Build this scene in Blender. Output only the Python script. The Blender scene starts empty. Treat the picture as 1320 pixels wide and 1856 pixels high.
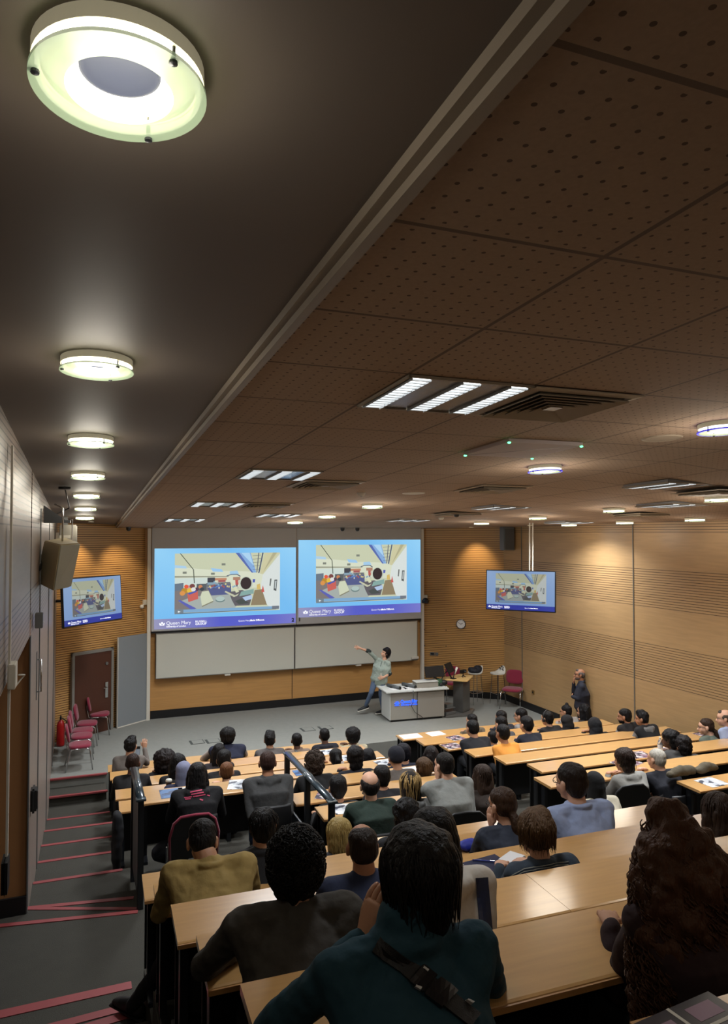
import bpy, bmesh, math, random
import numpy as np
from mathutils import Vector, Matrix, Euler, noise
from mathutils.bvhtree import BVHTree
random.seed(7)
S = bpy.context.scene
C = S.collection
# ------------------------------------------------------------------ camera
FPX = 1300.0; EYE = 4.5
YAW = math.atan(513/FPX); PIT = math.atan(37/FPX)
cam = bpy.data.cameras.new('camera'); cam.sensor_fit = 'VERTICAL'; cam.sensor_height = 36
cam.lens = FPX/1856*36; cam.clip_start = .05; cam.clip_end = 100
camo = bpy.data.objects.new('camera', cam); C.objects.link(camo)
camo.location = (0, 0, EYE); camo.rotation_euler = (math.pi/2+PIT, 0, -YAW)
S.camera = camo
# ------------------------------------------------------------------ exposure, world
S.view_settings.view_transform = 'Standard'; S.view_settings.look = 'None'
S.view_settings.exposure = 0.6; S.view_settings.gamma = 1.0
try: S.view_settings.use_curve_mapping = False
except Exception: pass
W = bpy.data.worlds.new('world'); S.world = W; W.use_nodes = True
W.node_tree.nodes['Background'].inputs[0].default_value = (.5, .5, .5, 1)
W.node_tree.nodes['Background'].inputs[1].default_value = .0
P_RING = 8.5; P_RING_L = 5.5; P_FLUO = 11.0; P_SPOT = 80.0; E_SLIDE = .63
def lamp(kind, name, loc, power, col=(1, .93, .82), size=.3, rot=(0, 0, 0), parent=None, **k):
    l = bpy.data.lights.new(name, kind); l.energy = power; l.color = col
    if kind == 'AREA': l.shape = 'DISK'; l.size = size
    elif kind == 'SPOT': l.spot_size = k.get('cone', 1.2); l.spot_blend = k.get('blend', .8); l.shadow_soft_size = size
    else: l.shadow_soft_size = size
    o = bpy.data.objects.new(name, l); C.objects.link(o); o.location = loc; o.rotation_euler = rot
    if parent: o.parent = parent
    return o
# ------------------------------------------------------------------ pixel helpers (a pixel of the photo meets a known plane of the room)
cy, sy, cp, sp = math.cos(YAW), math.sin(YAW), math.cos(PIT), math.sin(PIT)
FW = Vector((sy*cp, cy*cp, sp)); RT = Vector((cy, -sy, 0)); UP = RT.cross(FW); EY = Vector((0, 0, EYE))
def ray(u, v): return FW+RT*((u-660)/FPX)-UP*((v-928)/FPX)
def atz(u, v, z): r = ray(u, v); return EY+r*((z-EYE)/r.z)
def aty(u, v, y): r = ray(u, v); return EY+r*(y/r.y)
def atx(u, v, x): r = ray(u, v); return EY+r*(x/r.x)
def atD(u, v, D): return EY+ray(u, v)*D
def ceil_z(x, y):
    s = .0483 if x < 5.5 else .0483-(.0483-.012)*min(1, (x-5.5)/5.15)
    return 4.62+(17.8-y)*s
def atc(u, v):
    r = ray(u, v); t0, t1 = .5, 60
    f = lambda t: (EYE+t*r.z)-ceil_z(t*r.x, t*r.y)
    for _ in range(50):
        m = (t0+t1)/2
        if f(m) < 0: t0 = m
        else: t1 = m
    return EY+r*t0
# ------------------------------------------------------------------ materials
def lin(c): return tuple(((x/255)/12.92 if x/255 <= .04045 else ((x/255+.055)/1.055)**2.4) for x in c)
MATS = {}
def mat(name, rgb, rough=.6, metal=0., spec=.5, bump=0., bscale=40., var=0., vscale=6., emit=0., alpha=1., coat=0., trans=0., stretch=(1, 1, 1), sheen=0.):
    if name in MATS: return MATS[name]
    m = bpy.data.materials.new(name); m.use_nodes = True; nt = m.node_tree; b = nt.nodes['Principled BSDF']
    c = (*lin(rgb), 1)
    b.inputs['Base Color'].default_value = c; b.inputs['Roughness'].default_value = rough
    b.inputs['Metallic'].default_value = metal; b.inputs['Specular IOR Level'].default_value = spec
    b.inputs['Coat Weight'].default_value = coat; b.inputs['Transmission Weight'].default_value = trans
    b.inputs['Sheen Weight'].default_value = sheen; b.inputs['Alpha'].default_value = alpha
    if emit: b.inputs['Emission Color'].default_value = c; b.inputs['Emission Strength'].default_value = emit
    if bump or var:
        tc = nt.nodes.new('ShaderNodeTexCoord'); mp = nt.nodes.new('ShaderNodeMapping'); mp.inputs['Scale'].default_value = stretch
        nt.links.new(tc.outputs['Object'], mp.inputs[0])
    if var:
        n = nt.nodes.new('ShaderNodeTexNoise'); n.inputs['Scale'].default_value = vscale; n.inputs['Detail'].default_value = 5
        nt.links.new(mp.outputs[0], n.inputs['Vector'])
        mx = nt.nodes.new('ShaderNodeMix'); mx.data_type = 'RGBA'
        mx.inputs['A'].default_value = (*[x*(1-var) for x in c[:3]], 1); mx.inputs['B'].default_value = (*[min(1, x*(1+var)) for x in c[:3]], 1)
        nt.links.new(n.outputs['Fac'], mx.inputs['Factor']); nt.links.new(mx.outputs['Result'], b.inputs['Base Color'])
    if bump:
        n2 = nt.nodes.new('ShaderNodeTexNoise'); n2.inputs['Scale'].default_value = bscale; n2.inputs['Detail'].default_value = 3
        nt.links.new(mp.outputs[0], n2.inputs['Vector'])
        bp = nt.nodes.new('ShaderNodeBump'); bp.inputs['Strength'].default_value = bump; bp.inputs['Distance'].default_value = .02
        nt.links.new(n2.outputs['Fac'], bp.inputs['Height']); nt.links.new(bp.outputs['Normal'], b.inputs['Normal'])
    MATS[name] = m; return m
def math_node(nt, op, a, b=None, c=None):
    n = nt.nodes.new('ShaderNodeMath'); n.operation = op
    for i, x in enumerate((a, b, c)):
        if x is None: continue
        if isinstance(x, (int, float)): n.inputs[i].default_value = x
        else: nt.links.new(x, n.inputs[i])
    return n.outputs[0]
def slat_mat(name, rgb, rgb2, bands=None, pitch=.042, rough=.35, gap=.3, coat=.1):
    """wood panelling with horizontal grooves; bands = list of (z0,z1) that are grooved (None: all)"""
    m = bpy.data.materials.new(name); m.use_nodes = True; nt = m.node_tree; b = nt.nodes['Principled BSDF']
    g = nt.nodes.new('ShaderNodeNewGeometry'); sp_ = nt.nodes.new('ShaderNodeSeparateXYZ'); nt.links.new(g.outputs['Position'], sp_.inputs[0])
    z = sp_.outputs['Z']
    fr = math_node(nt, 'FRACT', math_node(nt, 'DIVIDE', z, pitch))
    gv = math_node(nt, 'LESS_THAN', fr, gap)
    if bands is not None:
        tot = None
        for a, c_ in bands:
            w = math_node(nt, 'MULTIPLY', math_node(nt, 'GREATER_THAN', z, a), math_node(nt, 'LESS_THAN', z, c_))
            tot = w if tot is None else math_node(nt, 'ADD', tot, w)
        gv = math_node(nt, 'MULTIPLY', gv, tot)
    mp = nt.nodes.new('ShaderNodeMapping'); mp.inputs['Scale'].default_value = (.6, .6, 9)
    nt.links.new(g.outputs['Position'], mp.inputs[0])
    n = nt.nodes.new('ShaderNodeTexNoise'); n.inputs['Scale'].default_value = 3; n.inputs['Detail'].default_value = 6
    nt.links.new(mp.outputs[0], n.inputs['Vector'])
    c = lin(rgb)
    mx = nt.nodes.new('ShaderNodeMix'); mx.data_type = 'RGBA'
    mx.inputs['A'].default_value = (*[x*.8 for x in c], 1); mx.inputs['B'].default_value = (*[min(1, x*1.2) for x in c], 1)
    nt.links.new(n.outputs['Fac'], mx.inputs['Factor'])
    m2 = nt.nodes.new('ShaderNodeMix'); m2.data_type = 'RGBA'; m2.inputs['B'].default_value = (*lin(rgb2), 1)
    nt.links.new(mx.outputs['Result'], m2.inputs['A']); nt.links.new(gv, m2.inputs['Factor'])
    nt.links.new(m2.outputs['Result'], b.inputs['Base Color'])
    bp = nt.nodes.new('ShaderNodeBump'); bp.inputs['Strength'].default_value = .6; bp.inputs['Distance'].default_value = .01; bp.invert = True
    nt.links.new(gv, bp.inputs['Height']); nt.links.new(bp.outputs['Normal'], b.inputs['Normal'])
    b.inputs['Roughness'].default_value = rough; b.inputs['Coat Weight'].default_value = coat; b.inputs['Coat Roughness'].default_value = .3
    return m
def wood_mat(name, rgb, rough=.35, coat=.2, scale=(1.2, 14, 14), var=.16):
    m = mat(name, rgb, rough, var=var, vscale=2.5, coat=coat, stretch=scale); return m
def tile_mat():
    m = bpy.data.materials.new('ceiling_tile'); m.use_nodes = True; nt = m.node_tree; b = nt.nodes['Principled BSDF']
    g = nt.nodes.new('ShaderNodeNewGeometry'); s_ = nt.nodes.new('ShaderNodeSeparateXYZ'); nt.links.new(g.outputs['Position'], s_.inputs[0])
    M = lambda *a: math_node(nt, *a)
    tx = M('DIVIDE', M('SUBTRACT', s_.outputs['X'], .79-.775*4), .775); ty = M('DIVIDE', M('SUBTRACT', s_.outputs['Y'], 1.105-.745*10), .745)
    fx = M('FRACT', tx); fy = M('FRACT', ty)
    line = M('MAXIMUM', M('GREATER_THAN', M('ABSOLUTE', M('SUBTRACT', fx, .5)), .487), M('GREATER_THAN', M('ABSOLUTE', M('SUBTRACT', fy, .5)), .487))
    # perforations: two interleaved square grids
    def dots(ox, oy, k, r):
        a = M('SUBTRACT', M('FRACT', M('ADD', M('MULTIPLY', fx, k), ox)), .5); c = M('SUBTRACT', M('FRACT', M('ADD', M('MULTIPLY', fy, k), oy)), .5)
        return M('LESS_THAN', M('ADD', M('MULTIPLY', a, a), M('MULTIPLY', c, c)), r*r)
    d = dots(0, 0, 11, .105)
    edge = M('MULTIPLY', M('LESS_THAN', M('ABSOLUTE', M('SUBTRACT', fx, .5)), .46), M('LESS_THAN', M('ABSOLUTE', M('SUBTRACT', fy, .5)), .46))
    d = M('MULTIPLY', d, edge)
    n = nt.nodes.new('ShaderNodeTexNoise'); n.inputs['Scale'].default_value = 60; n.inputs['Detail'].default_value = 4
    nt.links.new(g.outputs['Position'], n.inputs['Vector'])
    base = lin((164, 140, 118))
    m0 = nt.nodes.new('ShaderNodeMix'); m0.data_type = 'RGBA'; m0.inputs['A'].default_value = (*[x*.86 for x in base], 1); m0.inputs['B'].default_value = (*[x*1.12 for x in base], 1)
    nt.links.new(n.outputs['Fac'], m0.inputs['Factor'])
    m1 = nt.nodes.new('ShaderNodeMix'); m1.data_type = 'RGBA'; m1.inputs['B'].default_value = (*lin((92, 72, 58)), 1)
    nt.links.new(m0.outputs['Result'], m1.inputs['A']); nt.links.new(d, m1.inputs['Factor'])
    m2 = nt.nodes.new('ShaderNodeMix'); m2.data_type = 'RGBA'; m2.inputs['B'].default_value = (*lin((108, 90, 76)), 1)
    nt.links.new(m1.outputs['Result'], m2.inputs['A']); nt.links.new(line, m2.inputs['Factor'])
    nt.links.new(m2.outputs['Result'], b.inputs['Base Color'])
    h = M('ADD', M('MULTIPLY', line, 1.0), M('MULTIPLY', n.outputs['Fac'], .12))
    bp = nt.nodes.new('ShaderNodeBump'); bp.inputs['Strength'].default_value = .5; bp.inputs['Distance'].default_value = .01; bp.invert = True
    nt.links.new(h, bp.inputs['Height']); nt.links.new(bp.outputs['Normal'], b.inputs['Normal'])
    b.inputs['Roughness'].default_value = .9
    return m
WOOD = wood_mat('desk_wood', (205, 158, 98), .3, .9); WOOD.node_tree.nodes['Principled BSDF'].inputs['Coat Roughness'].default_value = .13; WOOD.node_tree.nodes['Principled BSDF'].inputs['Coat IOR'].default_value = 1.65
WOODE = wood_mat('desk_wood_edge', (188, 138, 84), .4, .2)
BLACK = mat('black_panel', (20, 20, 22), .5)
BLKM = mat('black_metal', (26, 28, 32), .3, spec=.6)
STEEL = mat('chrome', (190, 190, 190), .18, 1.)
GREYM = mat('grey_metal', (120, 122, 122), .4, .6)
WHITE = mat('white_plastic', (214, 210, 198), .5)
WHTL = mat('white_laminate', (205, 208, 204), .35)
GREYL = mat('grey_laminate', (150, 146, 136), .45)
MAROON = mat('maroon_fabric', (128, 26, 52), .9, bump=.2, bscale=200, sheen=.3)
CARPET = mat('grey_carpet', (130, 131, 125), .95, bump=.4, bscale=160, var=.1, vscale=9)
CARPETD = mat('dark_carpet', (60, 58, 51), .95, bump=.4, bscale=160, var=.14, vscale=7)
RISER = mat('dark_riser', (44, 45, 44), .9)
RED = mat('red_nosing', (140, 60, 62), .6, var=.1)
SOFF = mat('soffit_paint', (104, 94, 86), .6, var=.05, vscale=2)
TRIM = mat('pale_trim', (140, 128, 114), .5)
SLATW = slat_mat('slatted_oak', (190, 146, 88), (110, 76, 42), None, .05)
WALLR = slat_mat('oak_panelling', (176, 142, 98), (88, 64, 44), [(1.5, 2.27), (3.0, 3.8), (4.5, 6)], .05, gap=.22, rough=.4)
WALLL = slat_mat('left_panelling', (142, 128, 118), (64, 56, 50), [(3.45, 3.95), (4.55, 6)], .05, gap=.22, rough=.4, coat=.2)
PANEL = slat_mat('plain_oak', (190, 142, 84), (120, 80, 40), [(9, 10)], .05)
BROWN = mat('brown_panel', (150, 104, 62), .6, var=.06)
DOORB = mat('door_veneer', (74, 40, 26), .45, var=.12, stretch=(8, 8, 1))
SKIRT = mat('black_skirting', (16, 16, 18), .5)
PAPER = mat('white_paper', (225, 225, 225), .7)
GLOW = mat('lamp_glow', (255, 250, 235), emit=2.8)
GLOWM = mat('lamp_glow_tube', (250, 252, 250), emit=3.4)
# ------------------------------------------------------------------ mesh helpers
def tagp(o, label=None, cat=None, group=None, kind=None):
    if label: o['label'] = label
    if cat: o['category'] = cat
    if group: o['group'] = group
    if kind: o['kind'] = kind
    return o
def empty(name, loc=(0, 0, 0), rz=0., label=None, cat=None, group=None):
    o = bpy.data.objects.new(name, None); C.objects.link(o); o.location = loc; o.rotation_euler = (0, 0, rz); o.empty_display_size = .1
    return tagp(o, label, cat, group)
def link_mesh(name, me, m, parent=None, loc=None, rot=None, smooth=False):
    o = bpy.data.objects.new(name, me); C.objects.link(o)
    for x in (m if isinstance(m, (list, tuple)) else [m]): me.materials.append(x)
    if parent: o.parent = parent
    if loc is not None: o.location = loc
    if rot is not None: o.rotation_euler = rot
    if smooth: me.shade_smooth()
    return o
class MB:
    def __init__(s): s.v = []; s.f = []; s.mi = []
    def add(s, vs, fs, mi=0):
        b = len(s.v); s.v += [tuple(v) for v in vs]; s.f += [tuple(i+b for i in f) for f in fs]; s.mi += [mi]*len(fs); return s
    def box(s, x0, x1, y0, y1, z0, z1, mi=0, M=None):
        vs = [Vector(p) for p in ((x0, y0, z0), (x1, y0, z0), (x1, y1, z0), (x0, y1, z0), (x0, y0, z1), (x1, y0, z1), (x1, y1, z1), (x0, y1, z1))]
        if M is not None: vs = [M @ v for v in vs]
        return s.add(vs, [(3, 2, 1, 0), (4, 5, 6, 7), (0, 1, 5, 4), (1, 2, 6, 5), (2, 3, 7, 6), (3, 0, 4, 7)], mi)
    def loft(s, pts, rad, n=12, mi=0, xdir=None, cap=True):
        """rings (rx, ry) along pts; rounded ends"""
        pts = [Vector(p) for p in pts]; rad = [(r, r) if isinstance(r, (int, float)) else r for r in rad]
        if cap:
            def ends(a, b, r):
                d = (a-b); d = d.normalized() if d.length > 1e-6 else Vector((0, 0, 1)); m = min(r)
                return [(a+d*m*.95, (r[0]*.3, r[1]*.3)), (a+d*m*.7, (r[0]*.72, r[1]*.72))]
            e0 = ends(pts[0], pts[1], rad[0]); e1 = ends(pts[-1], pts[-2], rad[-1])
            pts = [e[0] for e in e0]+pts+[e[0] for e in reversed(e1)]
            rad = [e[1] for e in e0]+rad+[e[1] for e in reversed(e1)]
        b = len(s.v); k = len(pts); px = xdir
        for i, p in enumerate(pts):
            t = (pts[min(i+1, k-1)]-pts[max(i-1, 0)]); t = t.normalized() if t.length > 1e-9 else Vector((0, 0, 1))
            x = Vector(px) if px is not None else (Vector((1, 0, 0)) if abs(t.x) < .8 else Vector((0, 0, 1)))
            x = (x-t*x.dot(t)); x = x.normalized() if x.length > 1e-6 else t.orthogonal().normalized()
            if xdir is None: px = x
            y = t.cross(x)
            for j in range(n):
                a = 2*math.pi*j/n; s.v.append(tuple(p+x*(rad[i][0]*math.cos(a))+y*(rad[i][1]*math.sin(a))))
        for i in range(k-1):
            for j in range(n):
                s.f.append((b+i*n+j, b+i*n+(j+1) % n, b+(i+1)*n+(j+1) % n, b+(i+1)*n+j)); s.mi.append(mi)
        s.f.append(tuple(b+j for j in reversed(range(n)))); s.mi.append(mi)
        s.f.append(tuple(b+(k-1)*n+j for j in range(n))); s.mi.append(mi)
        return s
    def tube(s, pts, r, n=8, mi=0): return s.loft(pts, [r]*len(pts) if isinstance(r, (int, float)) else r, n, mi, cap=False)
    def ell(s, c, r, R=None, nu=14, nv=9, mi=0):
        b = len(s.v); c = Vector(c); vs = []
        for i in range(1, nv):
            th = math.pi*i/nv
            for j in range(nu):
                a = 2*math.pi*j/nu; vs.append(Vector((r[0]*math.sin(th)*math.cos(a), r[1]*math.sin(th)*math.sin(a), r[2]*math.cos(th))))
        vs += [Vector((0, 0, r[2])), Vector((0, 0, -r[2]))]
        if R is not None: vs = [R @ v for v in vs]
        fs = []
        for i in range(nv-2):
            for j in range(nu): fs.append((i*nu+j, (i+1)*nu+j, (i+1)*nu+(j+1) % nu, i*nu+(j+1) % nu))
        t = (nv-1)*nu
        for j in range(nu): fs.append((t, j, (j+1) % nu)); fs.append((t+1, (nv-2)*nu+(j+1) % nu, (nv-2)*nu+j))
        return s.add([c+v for v in vs], fs, mi)
    def lathe(s, prof, n=24, c=(0, 0, 0), mi=0, M=None):
        b = []; c = Vector(c)
        for r, z in prof:
            for j in range(n):
                a = 2*math.pi*j/n; p = Vector((r*math.cos(a), r*math.sin(a), z)); p = M @ p if M is not None else p; b.append(c+p)
        fs = [(i*n+j, i*n+(j+1) % n, (i+1)*n+(j+1) % n, (i+1)*n+j) for i in range(len(prof)-1) for j in range(n)]
        return s.add(b, fs, mi)
    def prism(s, poly, z0, z1, mi=0, M=None):
        n = len(poly); vs = [Vector((x, y, z0)) for x, y in poly]+[Vector((x, y, z1)) for x, y in poly]
        if M is not None: vs = [M @ v for v in vs]
        return s.add(vs, [tuple(reversed(range(n))), tuple(range(n, 2*n))]+[(i, (i+1) % n, n+(i+1) % n, n+i) for i in range(n)], mi)
    def mesh(s, name):
        me = bpy.data.meshes.new(name); me.from_pydata(s.v, [], s.f); me.update()
        return me
    def build(s, name, m, parent=None, loc=None, rot=None, smooth=False, bevel=0., mis=False):
        me = s.mesh(name)
        bm = bmesh.new(); bm.from_mesh(me); bmesh.ops.recalc_face_normals(bm, faces=bm.faces)
        if bevel: bmesh.ops.bevel(bm, geom=bm.edges[:], offset=bevel, segments=2, affect='EDGES', clamp_overlap=True)
        bm.to_mesh(me); bm.free()
        o = link_mesh(name, me, m, parent, loc, rot, smooth)
        if mis and not bevel:
            for p, i in zip(me.polygons, s.mi): p.material_index = i
        return o
def remeshed(mb, voxel, smooth=3, disp=0., dscale=8., seed=0):
    """union of closed shapes as one continuous surface"""
    me = mb.mesh('blob'); o = bpy.data.objects.new('blob', me); C.objects.link(o)
    r = o.modifiers.new('r', 'REMESH'); r.mode = 'VOXEL'; r.voxel_size = voxel; r.use_smooth_shade = True
    if smooth: q = o.modifiers.new('s', 'SMOOTH'); q.iterations = smooth; q.factor = .5
    dg = bpy.context.evaluated_depsgraph_get(); ev = o.evaluated_get(dg)
    out = bpy.data.meshes.new_from_object(ev); bpy.data.objects.remove(o); bpy.data.meshes.remove(me)
    if disp:
        n = len(out.vertices); nr = [v.normal.copy() for v in out.vertices]
        for v, k in zip(out.vertices, nr):
            p = v.co*dscale+Vector((seed*3.1, seed*1.7, 0))
            v.co += k*(noise.noise(p)+.5*noise.noise(p*2.3))*disp
        out.update()
    out.shade_smooth()
    return out
def join_raw(me, mb):
    """add raw shapes (fingers, locks of hair) to an existing mesh"""
    bm = bmesh.new(); bm.from_mesh(me); tmp = mb.mesh('tmp'); bm.from_mesh(tmp); bm.to_mesh(me); bm.free(); bpy.data.meshes.remove(tmp); me.shade_smooth(); return me
def text(name, s, size, M, m, parent=None, extrude=.002, align='LEFT', bold=0., sx=1.):
    cu = bpy.data.curves.new(name, 'FONT'); cu.body = s; cu.size = size; cu.extrude = extrude; cu.align_x = align; cu.resolution_u = 3; cu.offset = bold
    o = bpy.data.objects.new(name, cu); C.objects.link(o)
    dg = bpy.context.evaluated_depsgraph_get(); me = bpy.data.meshes.new_from_object(o.evaluated_get(dg)); bpy.data.objects.remove(o)
    me.materials.clear(); me.transform(Matrix.Diagonal((sx, 1, 1, 1)))
    r = link_mesh(name, me, m, parent); r.matrix_local = M
    return r
def struct(mb, name, m, **k): return tagp(mb.build(name, m, **k), kind='structure')
def add_box(name, m, x0, x1, y0, y1, z0, z1, parent=None, bevel=0., **k): return MB().box(x0, x1, y0, y1, z0, z1).build(name, m, parent, bevel=bevel, **k)
def copy_tree(o, parent=None):
    c = o.copy(); C.objects.link(c); c.parent = parent
    for ch in [x for x in o.children]: copy_tree(ch, c)
    return c
# ================================================================== THE ROOM
XL = -.475; XR = 10.66; YB = 18.12
def q(mb, pts, mi=0): mb.add(pts, [tuple(range(len(pts)))], mi); return mb
def rowy(y0, x): return y0-.028*(x-.48)
# floors: stage, steps, tiers, aisle, landing, upper tiers
ZST = 0.
struct(MB().prism([(XL-.1, 14.4), (XR+.1, 14.25), (XR+.1, 17), (9, 18.6), (1.4, 18.6), (XL-.1, 17)], -.5, 0), 'floor', CARPET)
fl = MB()
# wide step below the stage on the left aisle and floor of the first rows
fl.box(XL-.1, .48, 13.95, 14.42, -.5, -.17)
fl.box(XL-.1, XR+.1, 12.6, 14.42, -.6, -.34)
NZ = [12.9, 11.98, 11.02, 10.09, 9.14, 8.21]
for i, y in enumerate(NZ):
    z = -.34+.167*(i+1); ys = y+.0 ; yn = (NZ[i+1] if i < 5 else 5.6)-.03
    k = .028*(XR-XL)
    fl.add([(XL-.1, yn-1, -.7), (XR+.1, yn-k-1, -.7), (XR+.1, ys-k, -.7), (XL-.1, ys, -.7), (XL-.1, yn-1, z), (XR+.1, yn-k-1, z), (XR+.1, ys-k, z), (XL-.1, ys, z)],
           [(3, 2, 1, 0), (4, 5, 6, 7), (0, 1, 5, 4), (1, 2, 6, 5), (2, 3, 7, 6), (3, 0, 4, 7)])
# landing, widening to the left at the side entrance
fl.box(-2.6, XR+.1, 5.0, 8.07, -.7, .66)
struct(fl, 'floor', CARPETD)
up = MB()
NZ2 = [(6.25, .83), (5.69, 1.0), (5.35, 1.16)]
yy, zz = 5.0, 1.39
steps = list(NZ2)+[(5.02, 1.275), (4.68, 1.39)]
for i in range(1, 8):
    steps += [(4.68-.77*(i-1)-.385, 1.39+.235*(i-1)+.1175), (4.68-.77*i, 1.39+.235*i)]
for (y, z) in steps:
    k = .02*(.45+2.6)
    up.add([(-2.6, -3.2, z-.3), (.45, -3.2, z-.3), (.45, y, z-.3), (-2.6, y-k, z-.3), (-2.6, -3.2, z), (.45, -3.2, z), (.45, y, z), (-2.6, y-k, z)], [(3, 2, 1, 0), (4, 5, 6, 7), (0, 1, 5, 4), (1, 2, 6, 5), (2, 3, 7, 6), (3, 0, 4, 7)])
for i in range(-4, 5):   # seating tiers n4 .. n-4, i=4 is the lowest
    y0 = 5.3 if i == 4 else 2.33+.765*i
    z = 2.11+(4-i)*.235-.72
    up.box(.45, XR+.1, -3.2, y0+.12, z-.5 if i < 4 else .6, z)
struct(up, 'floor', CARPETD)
# red nosing strips
def strip(p0, p1, w=.05, t=.006, m=RED, name='step_nosing', lab=None):
    p0, p1 = Vector(p0), Vector(p1); d = (p1-p0).normalized(); n = Vector((-d.y, d.x, 0))
    if n.y > 0: n = -n
    mb = MB(); a = [p0, p1, p1+n*w, p0+n*w]
    mb.add([v+Vector((0, 0, -.02)) for v in a]+[v+Vector((0, 0, t)) for v in a], [(3, 2, 1, 0), (4, 5, 6, 7), (0, 1, 5, 4), (1, 2, 6, 5), (2, 3, 7, 6), (3, 0, 4, 7)])
    o = mb.build(name, m); return tagp(o, kind='structure')
tn = 0
def nos(*a, **k):
    global tn; tn += 1; return strip(*a, name='trim_%d' % tn, **k)
nos((XL, 14.415, 0), (.5, 14.4, 0), w=.06); nos((XL, 13.96, -.17), (.5, 13.95, -.17), w=.06)
for i, y in enumerate(NZ[:5]): nos((XL+.01, y, -.34+.167*(i+1)), (.5, y-.028, -.34+.167*(i+1)), w=.06)
nos((XL+.01, 8.21, .662), (.56, 8.03, .662), w=.06)
nos((XL+.02, 8.19, .663), (.58, 7.78, .663), w=.05); nos((-1.4, 8.07, .664), (.58, 7.72, .664), w=.06)
nos((-1.2, 6.24, .83), (.42, 6.25, .83), w=.10); nos((-1.4, 5.60, 1.0), (.45, 5.70, 1.0), w=.08); nos((-1.4, 5.16, 1.16), (.45, 5.36, 1.16), w=.08)
# walls
def vwall(name, m, p0, p1, z0, z1, thick=.12, out=1):
    p0, p1 = Vector((*p0, 0)), Vector((*p1, 0)); d = (p1-p0).normalized(); n = Vector((-d.y, d.x, 0))*thick*out
    mb = MB(); a = [p0, p1, p1+n, p0+n]
    mb.add([v+Vector((0, 0, z0)) for v in a]+[v+Vector((0, 0, z1)) for v in a], [(3, 2, 1, 0), (4, 5, 6, 7), (0, 1, 5, 4), (1, 2, 6, 5), (2, 3, 7, 6), (3, 0, 4, 7)])
    return struct(mb, name, m)
vwall('wall_back', PANEL, (1.45, YB), (9.0, YB), -.1, 5.2)
SLp0, SLp1 = (XL-.1, 16.78), (1.56, 18.19)        # splayed left stage wall
SRp0, SRp1 = (8.9, 18.15), (10.76, 16.62)
vwall('wall_back_left', SLATW, SLp0, SLp1, -.1, 5.2)
vwall('wall_back_right', SLATW, SRp0, SRp1, -.1, 5.2)
vwall('wall_right', WALLR, (XR, 16.8), (XR, -3.2), -.5, 6)
# left wall with the entrance opening at the landing
vwall('wall_left', WALLL, (XL, 8.2), (XL, 16.95), -.5, 5.6)
vwall('wall_left', WALLL, (XL, -3.2), (XL, 8.07), 3.44, 5.8, thick=.12)
vwall('wall_left', BROWN, (-2.6, 8.09), (XL, 8.09), -.1, 3.6)
vwall('wall_left', WALLL, (-2.6, -3.2), (-2.6, 8.09), .3, 3.6)
struct(MB().box(-2.6, XL-.12, -3.2, 8.1, 3.44, 3.5), 'ceiling', SOFF)
vwall('wall_rear', PANEL, (XR, -3.2), (-2.7, -3.2), .5, 6)
# skirtings
def skirt(name, p0, p1, z0, z1, off=.015): return vwall(name, SKIRT, p0, p1, z0, z1, thick=.03, out=-1)
skirt('baseboard_back', (1.6, YB), (8.9, YB), 0, .19)
skirt('baseboard_left', (.80, 17.66), (1.5, 18.14), 0, .19)
skirt('baseboard_right', SRp0, (10.66, 16.70), 0, .17)
skirt('baseboard_right', (XR, 16.7), (XR, 14.3), 0, .17)
skirt('baseboard_left', (-2.6, 8.09), (XL, 8.09), .66, .84)
# ceilings
cl = MB(); xs = [.80, 2, 3.5, 5.5, 6.5, 7.5, 8.5, 9.6, 10.8]; ys = [-3.2, 2, 6, 10, 14, 18.4]
idx = {}
for i, x in enumerate(xs):
    for j, y in enumerate(ys): idx[i, j] = len(cl.v); cl.v.append((x, y, ceil_z(x, y)))
for i in range(len(xs)-1):
    for j in range(len(ys)-1): cl.f.append((idx[i, j], idx[i, j+1], idx[i+1, j+1], idx[i+1, j])); cl.mi.append(0)
me = cl.mesh('ceiling'); co = link_mesh('ceiling', me, tile_mat()); tagp(co, kind='structure')
so = MB(); so.add([(-2.7, -3.2, ceil_z(0, -3.2)+.05), (.80, -3.2, ceil_z(0, -3.2)+.05), (.80, 18.4, ceil_z(0, 18.4)+.05), (-2.7, 18.4, ceil_z(0, 18.4)+.05)], [(0, 3, 2, 1)])
tagp(link_mesh('ceiling', so.mesh('soffit'), SOFF), kind='structure')
tr = MB()
for x0, x1, dz0, dz1 in ((.775, .812, -.012, .06), (.745, .775, .018, .06)):
    a = ceil_z(0, -3.2); b = ceil_z(0, 18.4)
    tr.add([(x0, -3.2, a+dz0), (x1, -3.2, a+dz0), (x1, 18.2, b+dz0), (x0, 18.2, b+dz0), (x0, -3.2, a+dz1), (x1, -3.2, a+dz1), (x1, 18.2, b+dz1), (x0, 18.2, b+dz1)], [(3, 2, 1, 0), (4, 5, 6, 7), (0, 1, 5, 4), (1, 2, 6, 5), (2, 3, 7, 6), (3, 0, 4, 7)])
struct(tr, 'trim_30', TRIM)
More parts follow.
